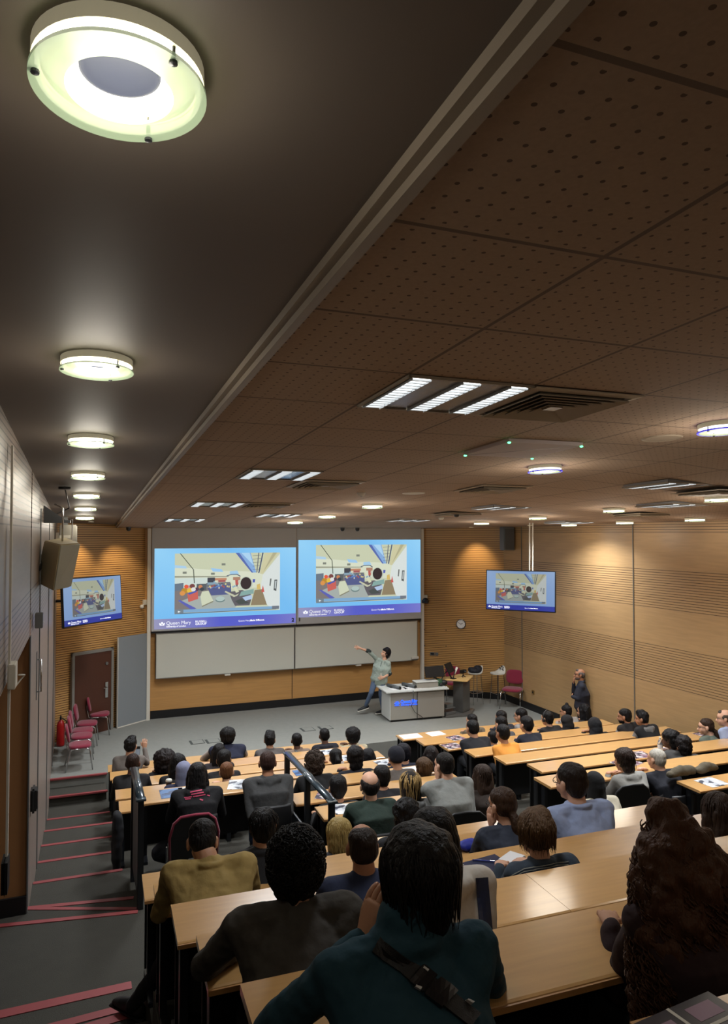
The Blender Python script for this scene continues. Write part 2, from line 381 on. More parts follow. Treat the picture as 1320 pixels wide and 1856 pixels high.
# white uprights beside the screens, seam lines on the walls
struct(MB().box(1.5, 1.58, YB-.14, YB-.02, 0, 4.6), 'trim_31', WHITE); struct(MB().box(8.82, 8.9, YB-.12, YB-.02, 0, 4.6), 'trim_32', WHITE)
struct(MB().box(5.135, 5.15, YB-.006, YB, .2, 1.0), 'trim_33', SKIRT)
for k, y in enumerate((15.85, 11.8, 6.0)): struct(MB().box(XR-.012, XR, y-.012, y+.012, .0, 4.72), 'trim_%d' % (34+k), mat('seam_grey', (104, 100, 92), .5))
for k, (y, w) in enumerate(((8.12, .05), (9.9, .02), (12.6, .02), (15.2, .02))): struct(MB().box(XL, XL+.012, y-w, y+w, -.3 if y > 9 else .66, 3.44 if y < 9 else 4.8), 'trim_%d' % (38+k), GREYM)
# service conduit with a white box on the left bulkhead
e = empty('wall_conduit', (XL+.02, 5.5, 3.5), label='pale vertical conduit with a square junction box, at the left edge of the picture', cat='conduit')
MB().box(0, .015, -.02, .02, -1.2, 1.6).build('conduit', WHITE, e)
MB().box(-.02, .02, -.1, .1, -1.45, -1.2).build('socket_box', BLACK, e, bevel=.02)
MB().box(0, .05, -.06, .12, -.07, .1).build('junction_box', WHITE, e, bevel=.006)
MB().tube([(.06, .1, .0), (.09, .2, -.02), (.06, .22, -.06), (.04, .12, -.08)], .006).build('cable', WHITE, e, smooth=True)
e = empty('wall_conduit', (XL+.02, 8.62, 3.54), label='small grey junction box with a short cable above the side entrance', cat='conduit')
MB().box(0, .08, -.07, .07, -.08, .08).build('junction_box', GREYM, e, bevel=.006)
MB().tube([(.05, .07, -.02), (.08, .15, -.04), (.03, .16, -.1)], .008).build('cable', WHITE, e, smooth=True)
# ------------------------------------------------------------------ door on the left of the stage
def splay_frame(p0, p1):
    p0, p1 = Vector((*p0, 0)), Vector((*p1, 0)); d = (p1-p0).normalized(); a = math.atan2(d.y, d.x); return a
aL = splay_frame(SLp0, SLp1); aR = splay_frame(SRp0, SRp1)
e = tagp(empty('door_1', (-.12, 17.02, 0), aL), kind='structure')
Wd = .93
MB().box(-.06, 0, -.05, .02, 0, 1.86).box(Wd, Wd+.06, -.05, .02, 0, 1.86).box(-.06, Wd+.06, -.05, .02, 1.80, 1.86).build('door_frame', mat('frame_grey', (120, 118, 112), .5), e)
lf = add_box('door_leaf', DOORB, 0, Wd, -.035, -.005, 0, 1.8, e)
MB().box(Wd-.16, Wd-.09, -.055, -.035, .75, 1.1).tube([(Wd-.13, -.06, .98), (Wd-.13, -.09, .98), (Wd-.24, -.09, .98)], .01).build('door_handle', STEEL, lf)
MB().lathe([(.0, 0), (.035, 0), (.035, .02), (0, .02)], 12, M=Matrix.Rotation(math.pi/2, 4, 'X'), c=(Wd-.12, -.035, 1.52)).build('closer', GREYM, lf)
# grey blank panel beside it
g = empty('display_panel', (.80, 17.55, 0.02), aL+.05, 'tall plain grey panel leaning between the brown door and the screens', 'panel')
MB().box(0, .84, -.05, -.02, 0, 2.06).build('panel', mat('panel_grey', (132, 138, 142), .5), g, bevel=.004)
MB().box(-.01, .85, -.055, -.015, -.015, .01).box(-.012, 0, -.055, -.015, 0, 2.06).build('edge_rail', WHITE, g)
# door on the left wall with pull handle, and black wall boxes
e = empty('pull_handle', (XL, 9.40, 2.8), label='long steel pull handle on the grey left wall', cat='handle')
MB().tube([(0, .0, -.19), (.05, .0, -.19), (.05, 0, .19), (0, 0, .19)], .012).build('bar', STEEL, e, smooth=True)
MB().box(0, .008, -.05, .05, -.28, .28).build('plate', GREYM, e)
for y, z, L in ((8.6, 1.62, 'black wall box on the left wall beside the steps'),):
    e = empty('wall_box', (XL if y > 8 else XL-.02, y, z), label=L, cat='box')
    MB().box(0, .06, -.09, .09, -.13, .13).build('case', BLACK, e, bevel=.02)
    MB().box(.06, .07, -.05, .05, -.1, .1).build('cover', BLKM, e, bevel=.004)
# ================================================================== CEILING FIXTURES
SLOPE = math.atan(.0483)
GLS = mat('frosted_glass', (150, 168, 140), .35, emit=.2, spec=.6, alpha=.86)
GLOWB = mat('side_glow', (255, 246, 220), emit=8)
GLOWC = mat('side_glow_cool', (255, 250, 240), emit=2.2)
GLSB = mat('blue_edge_glass', (40, 40, 200), .3, emit=.5)
LENS = mat('lamp_lens', (30, 36, 54), .8)
IVORY = mat('ivory_faint_glow', (222, 216, 186), .45, emit=.12)  # faint glow put into the enamel so shaded lamp bases look lit
def make_ring(near):
    t = empty('ring_light')
    MB().lathe([(0, .0), (.178, .0), (.178, -.034), (.165, -.036), (.165, -.01), (0, -.01)], 48).build('base', IVORY, t, smooth=False)
    MB().lathe([(.165, -.012), (.118, -.03), (.112, -.05), (.105, -.03), (.085, -.012)], 48).build('reflector', GLOW, t, smooth=True)
    MB().lathe([(.160, -.034), (.170, -.036), (.170, -.056), (.160, -.058)], 48).build('leak_glow', GLOWB if near else GLOWC, t)  # glowing band put in for leaking light, makes the halo on the ceiling
    MB().lathe([(.0, -.012), (.085, -.012), (.085, -.02), (.076, -.022), (.074, -.014), (0, -.014)], 40).build('lens', LENS, t, smooth=True)
    g = MB().lathe([(.112, -.058), (.183, -.058), (.183, -.066), (.112, -.066), (.112, -.058)], 56).build('glass_ring', GLS, t)
    for a in (1.13, 3.23, 5.32):
        MB().lathe([(0, -.07), (.005, -.07), (.005, .0), (0, .0)], 8, c=(.168*math.cos(a), .168*math.sin(a), 0)).lathe([(0, -.074), (.009, -.072), (.009, -.066), (0, -.066)], 10, c=(.168*math.cos(a), .168*math.sin(a), 0)).build('standoff', BLKM, t)
    return t
r0 = make_ring(True); r1 = make_ring(False)
nmL = ['nearest and largest round glass ring light, at the upper left of the picture', 'second round ring light of the left row, counted from the camera', 'third round ring light of the left row, counted from the camera', 'fourth round ring light of the left row, counted from the camera',
       'fifth round ring light of the left row, counted from the camera', 'sixth round ring light of the left row, next to last before the stage', 'farthest round ring light of the left row, just before the slatted stage wall']
RL = [(.065, 1.52+2.22*i, nmL[i], 'ring lights along the plain left ceiling') for i in range(7)]
RL += [(*atc(u, v).xy, L, 'ring lights between the ceiling tiles') for u, v, L in (
    (988, 845, 'round ring light with a blue edge, below the white tile with green lamps'), (675, 914, 'round ring light above the right projection screen, nearer of the two'), (593, 933, 'round ring light above the gap between both screens'), (535, 944, 'small far round ring light above the left screen'),
    (1310, 768, 'blue-edged round ring light cut by the right edge of the picture'), (1302, 901, 'bright round ring light at the right edge of the picture'), (1113, 922, 'round ring light in the middle of the right ceiling, above the wall seam'), (975, 936, 'round ring light above the wall-mounted right monitor'), (873, 946, 'far round ring light above the clock wall'))]
RL += [(10.05, 9.6, 'rightmost round ring light close to the oak side wall', 'ring lights between the ceiling tiles'), (10.05, 11.35, 'round ring light beside the oak side wall, above its long seam', 'ring lights between the ceiling tiles'), (10.05, 13.1, 'farthest round ring light beside the oak side wall', 'ring lights between the ceiling tiles')]
for i, (x, y, L, G) in enumerate(RL):
    r = r0 if i == 0 else r1 if i == 7 else copy_tree(r0 if i < 7 else r1)
    for c_ in list(r.children):
        if i > 7 and (c_.name.startswith('blue_edge') or c_.type == 'LIGHT'): bpy.data.objects.remove(c_)
        elif 0 < i < 7 and c_.type == 'LIGHT': bpy.data.objects.remove(c_)
    if i in (7, 11): MB().lathe([(.160, -.057), (.186, -.057), (.187, -.0665), (.172, -.067)], 48).build('blue_edge', GLSB, r)
    z = ceil_z(x, y)+(.05 if x < .8 else 0)
    r.location = (x, y, z); r.rotation_euler = (-SLOPE if x < 6 else -.02, 0, 0); r.scale = (.94, .94, .94); tagp(r, L, 'ceiling light', G)
    pw = P_RING_L*(.75 if i == 0 else 1) if i < 7 else (P_RING if x < 9.9 else 3.0)
    lamp('POINT', 'ring_lamp', (0, 0, -.13 if i < 7 else -.33), pw, (1, .93, .8) if i < 7 else (1, .9, .76), .12 if i < 7 else .24, parent=r)
for x, y in ((10.05, 9.7), (10.05, 11.4), (10.05, 13.15), (10.05, 14.6)):
    lamp('SPOT', 'wall_spot', (x, y, ceil_z(x, y)-.06), P_SPOT, (1, .74, .45), .04, (math.radians(0), math.radians(30), 0), cone=.95, blend=.8)
for x, y, tx, ty in ((9.6, 16.6, 10.1, 17.15), (.2, 16.5, -.1, 17.1), (1.0, 16.8, .85, 17.6)):
    d = Vector((tx-x, ty-y, -1.1)); l = lamp('SPOT', 'wall_spot', (x, y, ceil_z(x, y)-.05), P_SPOT*.8, (1, .78, .5), .04, (0, 0, 0), cone=1.1, blend=.9); l.rotation_euler = d.to_track_quat('-Z', 'Y').to_euler()
for x, y, L in ((10.05, 14.6, 'small recessed spot grazing the side wall above the right monitor'), (9.6, 16.6, 'small recessed spot above the clock wall'), (.2, 16.5, 'small recessed spot above the brown door')):
    e = empty('downlight', (x, y, ceil_z(x, y)+(.05 if x < .8 else 0)), label=L, cat='ceiling light')
    MB().lathe([(.035, 0), (.06, -.004), (.06, -.012), (.03, -.01), (.03, .0)], 20).build('trim_ring', IVORY, e); MB().lathe([(0, -.003), (.03, -.004)], 20).build('bulb', GLOW, e)
for x, y in ((4.42, 1.6), (4.42, -.7), (9.0, 5.8), (9.0, 3.4), (9.0, 1.0), (.065, -.6), (2.3, -1.9), (6.5, -1.5)):  # unseen ring lights added to brighten the ceiling nearest the camera
    r = copy_tree(r1); [bpy.data.objects.remove(c_) for c_ in list(r.children) if c_.name.startswith('blue_edge') or c_.type == 'LIGHT']; r.location = (x, y, ceil_z(x, y)+(.05 if x < .8 else 0)); tagp(r, 'added unseen ring light outside the view, brightening the near ceiling', 'ceiling light', 'added ring lights outside the view')
    lamp('POINT', 'ring_lamp', (0, 0, -.26), P_RING*.7, (1, .88, .72), .24, parent=r)
# fluorescent troffers
FLB = mat('louver_reflector', (150, 150, 152), .25, .5)
def make_fluo():
    t = empty('troffer_light')
    MB().box(-.37, .37, -.36, .36, -.004, .03).build('housing', FLB, t)
    fr = MB(); 
    for a in ((-.385, -.37, -.375, .375), (.37, .385, -.375, .375), (-.385, .385, -.375, -.36), (-.385, .385, .36, .375)): fr.box(*a, -.014, .0)
    fr.build('frame', mat('troffer_frame', (150, 138, 120), .6), t)
    for x in (-.3, 0, .3):
        d = MB().box(x-.055, x+.055, -.355, .355, -.009, -.003).build('tube', GLOWM, t)
        l = MB()
        for k in range(13): y = -.33+.055*k; l.box(x-.055, x+.055, y-.006, y+.006, -.02, -.008)
        l.box(x-.058, x-.054, -.355, .355, -.022, -.004); l.box(x+.054, x+.058, -.355, .355, -.022, -.004)
        l.build('louver', mat('louver_white', (160, 164, 168), .4), d)
    return t
def cellc(u, v):
    p = atc(u, v); return (.79+.775*(math.floor((p.x-.79)/.775)+.5), 1.105+.745*(math.floor((p.y-1.105)/.745)+.5))
f0 = make_fluo()
FL = [(803, 708, 'large three-strip ceiling light nearest the camera, left of the big square vent'), (503, 858, 'three-strip ceiling light reflecting blue, second of the left column of troffers'), (390, 912, 'three-strip ceiling light reflecting pale blue, third of the left column of troffers'), (338, 940, 'farthest three-strip ceiling light at the left, over the stage'),
      (1140, 879, 'three-strip ceiling light right of the blue-edged ring light'), (878, 921, 'narrow three-strip ceiling light above the ceiling camera'), (507, 932, 'flat three-strip ceiling light above the left screen'), (714, 942, 'flat three-strip ceiling light above the right screen'), (1027, 945, 'far three-strip ceiling light near the oak side wall'), (1180, 914, 'three-strip ceiling light between the two rightmost ring lights')]
for i, (u, v, L) in enumerate(FL):
    x, y = cellc(u, v); t = f0 if i == 0 else copy_tree(f0)
    for c_ in [k for k in t.children if k.type == 'LIGHT']: bpy.data.objects.remove(c_)
    t.location = (x, y, ceil_z(x, y)-.002); t.rotation_euler = (-SLOPE if x < 6 else -.025, 0, 0); tagp(t, L, 'ceiling light', 'three-strip troffer lights')
    a = lamp('AREA', 'troffer_lamp', (0, 0, -.05), P_FLUO*(1 if i == 0 else 4.6), (.92, .96, 1), .6, parent=t); a.data.spread = 2.4
# square vents
def make_vent():
    t = empty('ceiling_vent')
    def rim(mb, a, b, z0, z1):
        for s in range(4):
            R = Matrix.Rotation(s*math.pi/2, 4, 'Z')
            mb.add([R @ Vector(p) for p in ((-a, -a, z0), (a, -a, z0), (b, -b, z1), (-b, -b, z1), (-a, -a, z0-.006), (a, -a, z0-.006), (b, -b, z1-.006), (-b, -b, z1-.006))], [(0, 1, 2, 3), (7, 6, 5, 4), (0, 4, 5, 1), (2, 6, 7, 3), (1, 5, 6, 2), (3, 7, 4, 0)])
    m = MB(); rim(m, .38, .33, -.004, -.012); m.build('frame', mat('vent_enamel', (160, 146, 126), .5), t)
    MB().box(-.33, .33, -.33, .33, -.003, .01).build('backing', mat('vent_dark', (18, 16, 16), .8), t)
    for k in range(5):
        m = MB(); a = .32-.055*k; rim(m, a, a-.032, -.03, -.008); m.build('slat', mat('vent_enamel', (150, 138, 120), .5), t)
    MB().box(-.045, .045, -.045, .045, -.03, -.02).build('centre_plate', mat('vent_enamel', (150, 138, 120), .5), t)
    return t
v0 = make_vent()
VE = [(1000, 728, 'big square ceiling vent with nested slats, right of the nearest troffer light'), (588, 877, 'slatted ceiling vent beside the second troffer light of the left column'), (470, 914, 'slatted ceiling vent beside the third troffer light of the left column'), (895, 884, 'dark square ceiling vent left below the blue-edged ring light'), (1235, 892, 'dark ceiling vent right of the three-strip light, near the right edge'), (850, 932, 'flat dark ceiling vent behind the ceiling camera'), (1120, 932, 'flat dark ceiling vent between two right ring lights')]
for i, (u, v, L) in enumerate(VE):
    x, y = cellc(u, v); t = v0 if i == 0 else copy_tree(v0); t.location = (x, y, ceil_z(x, y)-.002); t.rotation_euler = (-SLOPE if x < 6 else -.025, 0, 0); tagp(t, L, 'ceiling vent', 'square ceiling vents')
# microphone array tile with four green lamps
x, y = cellc(945, 808); e = empty('ceiling_microphone', (x, y, ceil_z(x, y)), label='flat white ceiling tile with a small green lamp at each corner', cat='microphone'); e.rotation_euler = (-SLOPE, 0, 0)
MB().box(-.36, .36, -.36, .36, -.03, .0).build('tile', mat('mic_white', (190, 178, 176), .95, spec=.1), e, bevel=.004)
GRN = mat('green_lamp', (90, 255, 150), emit=3)
for a in (-1, 1):
    for b in (-1, 1): MB().ell((a*.35, b*.35, -.034), (.014, .014, .008)).build('lamp', GRN, e)
MB().box(-.5, .5, -.003, .003, -.031, -.029, M=Matrix.Rotation(-math.pi/4, 4, 'Z')).build('seam', BLACK, e)
for u, v, L in ((1200, 794, 'faint round loudspeaker grille in the right ceiling tiles'), (750, 894, 'pale round ceiling disc above the right screen')):
    p = atc(u, v); e = empty('ceiling_speaker', (p.x, p.y, p.z), label=L, cat='speaker'); e.rotation_euler = (-SLOPE, 0, 0)
    MB().lathe([(0, -.004), (.13, -.004), (.14, -.001), (.15, -.008), (.16, .0)], 32).build('grille', mat('grille_beige', (170, 155, 136), .6) if v < 850 else WHITE, e)
for u, v, L in ((655, 893, 'small smoke detector on the ceiling above the screens'), (800, 938, 'tiny smoke detector far on the ceiling before the clock wall')):
    p = atc(u, v); e = empty('smoke_detector', p, label=L, cat='detector'); MB().lathe([(0, -.05), (.04, -.045), (.055, -.02), (.06, 0)], 20).build('body', WHITE, e, smooth=True); MB().lathe([(0, -.056), (.012, -.054), (.012, -.048)], 10).build('sensor', GREYM, e)
for u, v, L in ((828, 928, 'black dome camera under the ceiling'), (648, 957, 'small camera on the ceiling edge above the right screen'), (233, 961, 'dark dome camera above the slatted left stage wall'), (621, 957, 'small black sensor beside the camera above the right screen')):
    p = atc(u, v) if v < 950 else aty(u, v-3, 17.6); e = empty('ceiling_camera', (p.x, p.y, ceil_z(p.x, p.y)), label=L, cat='camera')
    MB().lathe([(0, -.01), (.06, -.01), (.07, 0)], 20).build('mount', GREYM, e); MB().lathe([(0, -.1), (.04, -.09), (.055, -.05), (.055, -.01)], 16).build('dome', BLKM, e, smooth=True)
# ================================================================== SLIDES
def slide_material(name, strength):
    m = bpy.data.materials.new(name); m.use_nodes = True; nt = m.node_tree; b = nt.nodes['Principled BSDF']
    a = nt.nodes.new('ShaderNodeAttribute'); a.attribute_name = 'Col'
    b.inputs['Base Color'].default_value = (.02, .02, .02, 1); b.inputs['Roughness'].default_value = .5
    nt.links.new(a.outputs['Color'], b.inputs['Emission Color']); b.inputs['Emission Strength'].default_value = strength
    return m
SLM = slide_material('projected_light', E_SLIDE); SLMM = slide_material('monitor_light', .36)
def slide_polys():
    P = []
    mixc = lambda c: tuple(a*.78+b*.22 for a, b in zip(c, (185, 205, 215)))
    def p(col, *xy, n=None):
        col = mixc(col); P.append(([(xy[i], xy[i+1]) for i in range(0, len(xy), 2)], col))
    def el(col, cx, cy_, rx, ry, k=18): P.append(([(cx+rx*math.cos(2*math.pi*i/k), cy_+ry*math.sin(2*math.pi*i/k)) for i in range(k)], col))
    def ln(col, w, *xy):
        for i in range(0, len(xy)-2, 2):
            x0, y0, x1, y1 = xy[i:i+4]; d = math.hypot(x1-x0, y1-y0); nx, ny = -(y1-y0)/d*w, (x1-x0)/d*w
            P.append(([(x0+nx, y0+ny), (x1+nx, y1+ny), (x1-nx, y1-ny), (x0-nx, y0-ny)], col))
    p((206, 208, 168), 0, 0, 1, 0, 1, 1, 0, 1)
    p((226, 228, 196), 0, .22, .45, .3, .83, .33, .83, .6, 0, .6)
    p((214, 226, 214), 0, .41, .3, .41, .3, .55, 0, .55)
    p((150, 148, 122), 0, .37, .5, .39, .5, .405, 0, .40)
    p((228, 232, 226), 1, .02, 1, 1, .88, .92, .8, .66, .83, .38)
    p((212, 202, 150), .85, 0, .99, 0, .83, .37, .80, .36)
    p((176, 166, 120), .93, 0, .97, 0, .83, .34)
    ln((70, 80, 70), .004, .05, 0, .17, .27, .18, .5)
    p((170, 210, 240), 0, .19, .1, .21, .11, .25, 0, .24); p((150, 200, 245), .33, .25, .43, .27, .45, .32, .35, .31); p((160, 205, 240), .51, .31, .58, .3, .6, .36, .51, .36)
    p((60, 80, 165), .565, 0, .60, 0, .745, .34, .72, .34); p((120, 165, 225), .60, 0, .71, 0, .765, .34, .735, .34)
    p((170, 215, 250), .62, 0, .70, 0, .74, .22)
    ln((70, 80, 110), .006, .83, 0, .79, .35); ln((110, 115, 120), .005, .79, 0, .77, .34)
    for k in range(5): ln((100, 105, 110), .003, .73, .05+.06*k, .81, .04+.06*k)
    for x, y in ((.09, .32), (.35, .345), (.45, .19)): p((110, 112, 96), x-.018, y-.018, x+.018, y-.018, x+.018, y+.018, x-.018, y+.018)
    # furniture band
    p((84, 96, 112), 0, .5, .08, .49, .08, .62, 0, .63); p((110, 96, 92), .0, .62, .3, .57, .5, .66, .5, .95, 0, .98)
    p((60, 66, 70), .2, .51, .29, .51, .29, .62, .2, .62); p((32, 30, 40), .3, .41, .37, .41, .37, .5, .3, .5); p((196, 120, 80), .37, .42, .48, .42, .48, .46, .37, .46)
    p((90, 90, 96), .29, .5, .52, .49, .52, .56, .29, .57); p((120, 150, 170), .3, .49, .4, .49, .4, .53, .3, .53); p((160, 60, 60), .40, .455, .47, .455, .47, .49, .40, .49)
    p((56, 62, 118), .30, .58, .38, .54, .52, .535, .525, .71, .34, .72); p((70, 110, 190), .33, .58, .40, .545, .44, .55, .36, .59)
    for x, y, r, c in ((.12, .575, .03, (200, 150, 150)), (.16, .545, .025, (120, 70, 70)), (.09, .62, .03, (190, 140, 50)), (.14, .62, .03, (230, 190, 70)), (.07, .66, .025, (220, 150, 80)), (.2, .6, .02, (90, 60, 80)), (.235, .56, .02, (200, 130, 90)), (.17, .60, .022, (225, 225, 225)), (.105, .55, .02, (230, 90, 60)), (.25, .60, .02, (60, 70, 80))): el(c, x, y, r, r*1.6, 10)
    p((160, 166, 158), .04, .80, .16, .72, .55, .70, .60, .86, .56, .93, .2, .94)
    p((64, 66, 170), .05, .77, .2, .92, .15, .935, .03, .78)
    p((206, 70, 56), .115, .67, .21, .63, .215, .76, .125, .81); p((50, 64, 160), .12, .655, .2, .62, .2, .645, .13, .69)
    p((214, 216, 180), .25, .64, .31, .63, .355, .80, .25, .88, .235, .72); p((120, 112, 84), .25, .88, .355, .80, .355, .82, .25, .90)
    el((110, 132, 132), .42, .79, .045, .04); el((176, 196, 192), .42, .77, .042, .04)
    p((72, 62, 68), .5, .66, .7, .62, .72, .78, .7, .90, .56, .9, .53, .8); p((200, 196, 160), .47, .64, .56, .72, .6, .69, .58, .73, .55, .75, .46, .66)
    p((224, 222, 176), .51, .49, .53, .5, .6, .66, .57, .68); ln((60, 80, 110), .006, .48, .39, .52, .365, .58, .365, .61, .4)
    p((190, 60, 50), .56, .45, .6, .45, .59, .55, .565, .55); p((170, 110, 80), .54, .41, .61, .41, .61, .46, .54, .46)
    el((196, 206, 190), .665, .53, .065, .125); el((52, 42, 46), .665, .52, .053, .105)
    p((120, 160, 150), .62, .66, .74, .62, .74, .7, .6, .74); p((176, 200, 236), .63, .76, .72, .72, .725, .79, .66, .82); p((40, 44, 40), .56, .82, .62, .78, .7, .86, .6, .88)
    p((132, 108, 70), .75, .64, .82, .63, .87, .9, .71, .9); p((222, 180, 80), .77, .55, .80, .53, .81, .63, .77, .63); p((205, 60, 50), .815, .68, .845, .68, .83, .56)
    p((50, 60, 170), .73, .455, .755, .455, .75, .51, .73, .51)
    for k in range(26):
        random.seed(k); x, y = random.uniform(.28, .6), random.uniform(.46, .58); c = random.choice([(200, 190, 170), (60, 60, 80), (160, 60, 50), (120, 160, 190), (220, 200, 120)]); p(c, x, y, x+.014, y, x+.014, y+.03, x, y+.03)
    p((60, 62, 60), .943, .47, .972, .47, .962, .67, .935, .65); p((190, 196, 196), .95, .49, .965, .49, .957, .63, .944, .62); p((90, 90, 86), .9, .45, .915, .45, .905, .58, .893, .57)
    p((96, 110, 120), 0, .925, .08, .925, .08, 1, 0, 1); p((110, 160, 205), .08, .93, .92, .93, .92, .98, .08, .98); p((90, 96, 110), .92, .925, .99, .925, .99, .98, .92, .98); p((70, 80, 90), .05, .985, .96, .975, .96, .985, .05, 1)
    p((240, 244, 244), .03, .945, .055, .963, .03, .98)
    return P
SPOL = slide_polys(); random.seed(11)
def build_slide(parent, Wd, H, m, name='projected_slide', blue=(118, 190, 244), blue2=(150, 212, 250), foot=((150, 150, 186), (84, 92, 200), (120, 122, 204))):
    """slide with its top left corner at the parent's origin, +x right, z down negative"""
    vs, fs, cols = [], [], []
    def add(pts, c, d):
        b = len(vs)
        for x, z in pts: vs.append((x*Wd, -d, -z*H))
        fs.append(tuple(range(b, b+len(pts)))); cols.append(c if isinstance(c, list) else [c]*len(pts))
    add([(0, 0), (0, .875), (.5, .875), (.5, 0)], [blue2, blue, blue, blue], 0); add([(.5, 0), (.5, .875), (1, .875), (1, 0)], [blue, blue, blue, blue2], 0)
    add([(0, .875), (0, 1), (.45, 1), (.45, .875)], [foot[0], foot[0], foot[1], foot[1]], 0); add([(.45, .875), (.45, 1), (.7, 1), (.7, .875)], [foot[1]]*4, 0); add([(.7, .875), (.7, 1), (1, 1), (1, .875)], [foot[1], foot[1], foot[2], foot[2]], 0)
    for i, (pts, c) in enumerate(SPOL): add([(.135+.745*min(1, max(0, x)), .065+.755*y) for x, y in reversed(pts)], c, .002+.0002*i)
    me = bpy.data.meshes.new(name); me.from_pydata(vs, [], fs); me.update()
    ca = me.color_attributes.new('Col', 'FLOAT_COLOR', 'CORNER'); k = 0
    for f, cl_ in zip(me.polygons, cols):
        for c in cl_: ca.data[k].color = (*lin(c), 1); k += 1
    # all faces look towards the audience (-y)
    bm = bmesh.new(); bm.from_mesh(me)
    for f in bm.faces:
        f.normal_update()
        if f.normal.y > 0: f.normal_flip()
    bm.to_mesh(me); bm.free()
    o = link_mesh(name, me, m, parent)
    WT = mat('slide_white', (235, 238, 245), emit=.5)
    R = Matrix.Rotation(math.pi/2, 4, 'X'); s = H
    def tx(n, body, size, x, z, bold=0., sx=1.): text(n, body, size*s, Matrix.Translation((x*Wd, -.035, -z*s)) @ R, WT, o, .001, bold=bold*s, sx=sx)
    tx('lettering', 'Queen Mary', .062, .08, .948, sx=.95); tx('lettering', 'University of London', .028, .08, .978, .0008); tx('lettering', 'RUSSELL', .036, .275, .935, .0008, 1.1); tx('lettering', 'GROUP', .036, .275, .966, .0008, 1.15)
    tx('lettering', 'Queen Mary. ', .03, .575, .948); tx('lettering', 'Made Different.', .03, .66, .948, .0014)
    cr = MB()   # crown-like crest
    pts = [(-.5, -.28), (-.62, .22), (-.3, -.02), (-.16, .38), (0, .5), (.16, .38), (.3, -.02), (.62, .22), (.5, -.28), (.36, -.28), (.44, .0), (.24, -.12), (.06, .26), (0, .3), (-.06, .26), (-.24, -.12), (-.44, 0), (-.36, -.28)]
    hw = .05*s
    for a, b in zip(range(len(pts)), list(range(1, len(pts)))+[0]):
        p0, p1 = Vector((pts[a][0], 0, pts[a][1]))*hw, Vector((pts[b][0], 0, pts[b][1]))*hw; cr.tube([p0, p1], .0035*s, 5)
    cr.tube([(-.42*hw, 0, -.28*hw), (.42*hw, 0, -.28*hw)], .004*s, 5)
    cr.build('crest', WT, o, loc=(.052*Wd, -.035, -.935*s))
    return o
SCR = mat('screen_cloth', (186, 186, 186), .8)
def screen(lab, x0, x1, ztop, zbot, sl, dig, digx, yy_=18.0):
    e = empty('projection_screen', (x0, yy_, 0), label=lab, cat='projection screen', group='pair of projection screens')
    add_box('fabric', SCR, 0, x1-x0, 0, .015, zbot, ztop, e)
    MB().box(0, x1-x0, -.012, .025, zbot-.045, zbot).build('bottom_bar', BLKM, e, bevel=.005)
    h = empty('slide_corner')
    sx0, sx1, st, sb = sl
    o = build_slide(e, sx1-sx0, st-sb, SLM); o.location = (sx0-x0, -.004, st)
    bpy.data.objects.remove(h)
    text('numeral', dig, .13, Matrix.Translation((digx-x0, -.02, zbot+.085)) @ Matrix.Rotation(math.pi/2, 4, 'X'), BLACK, e, .001, align='CENTER', bold=.006)
screen('wide projection screen at the left, showing the slide and marked 2', 1.6, 5.215, 4.62, 2.115, (1.66, 5.20, 4.11, 2.16), '2', 5.12)
screen('wide projection screen at the right, marked 1, its picture slightly higher', 5.225, 8.81, 4.62, 2.115, (5.27, 8.79, 4.30, 2.29), '1', 5.30)
WB = mat('whiteboard', (206, 206, 194), .22, coat=.4)
for lab, x0, x1 in (('left whiteboard panel under screen 2', 1.70, 5.15), ('right whiteboard panel under screen 1, behind the lecturer', 5.16, 8.66)):
    e = empty('whiteboard', (x0, 17.93, 1.0), label=lab, cat='whiteboard', group='pair of whiteboards')
    add_box('board', WB, 0, x1-x0, 0, .1, 0, 1.05, e)
    fm = MB(); w = x1-x0
    for a in ((0, w, -.006, .1, -.018, 0), (0, w, -.006, .1, 1.05, 1.068), (-.0, .015, -.006, .1, 0, 1.05), (w-.015, w, -.006, .1, 0, 1.05)): fm.box(*a)
    fm.build('frame', mat('alu', (150, 150, 145), .35, .7), e)
    MB().box(w*.5-.07, w*.5+.07, -.05, .05, -.05, -.018).build('pen_tray', WHITE, e, bevel=.004)
e = empty('board_eraser', (8.45, 17.86, 1.03), label='white eraser on the lower right corner of the right whiteboard', cat='eraser'); MB().box(0, .22, 0, .066, 0, .07).build('block', WHITE, e, bevel=.01); MB().box(0.01, .21, .0, .06, -.01, 0.002).build('felt', GREYM, e)
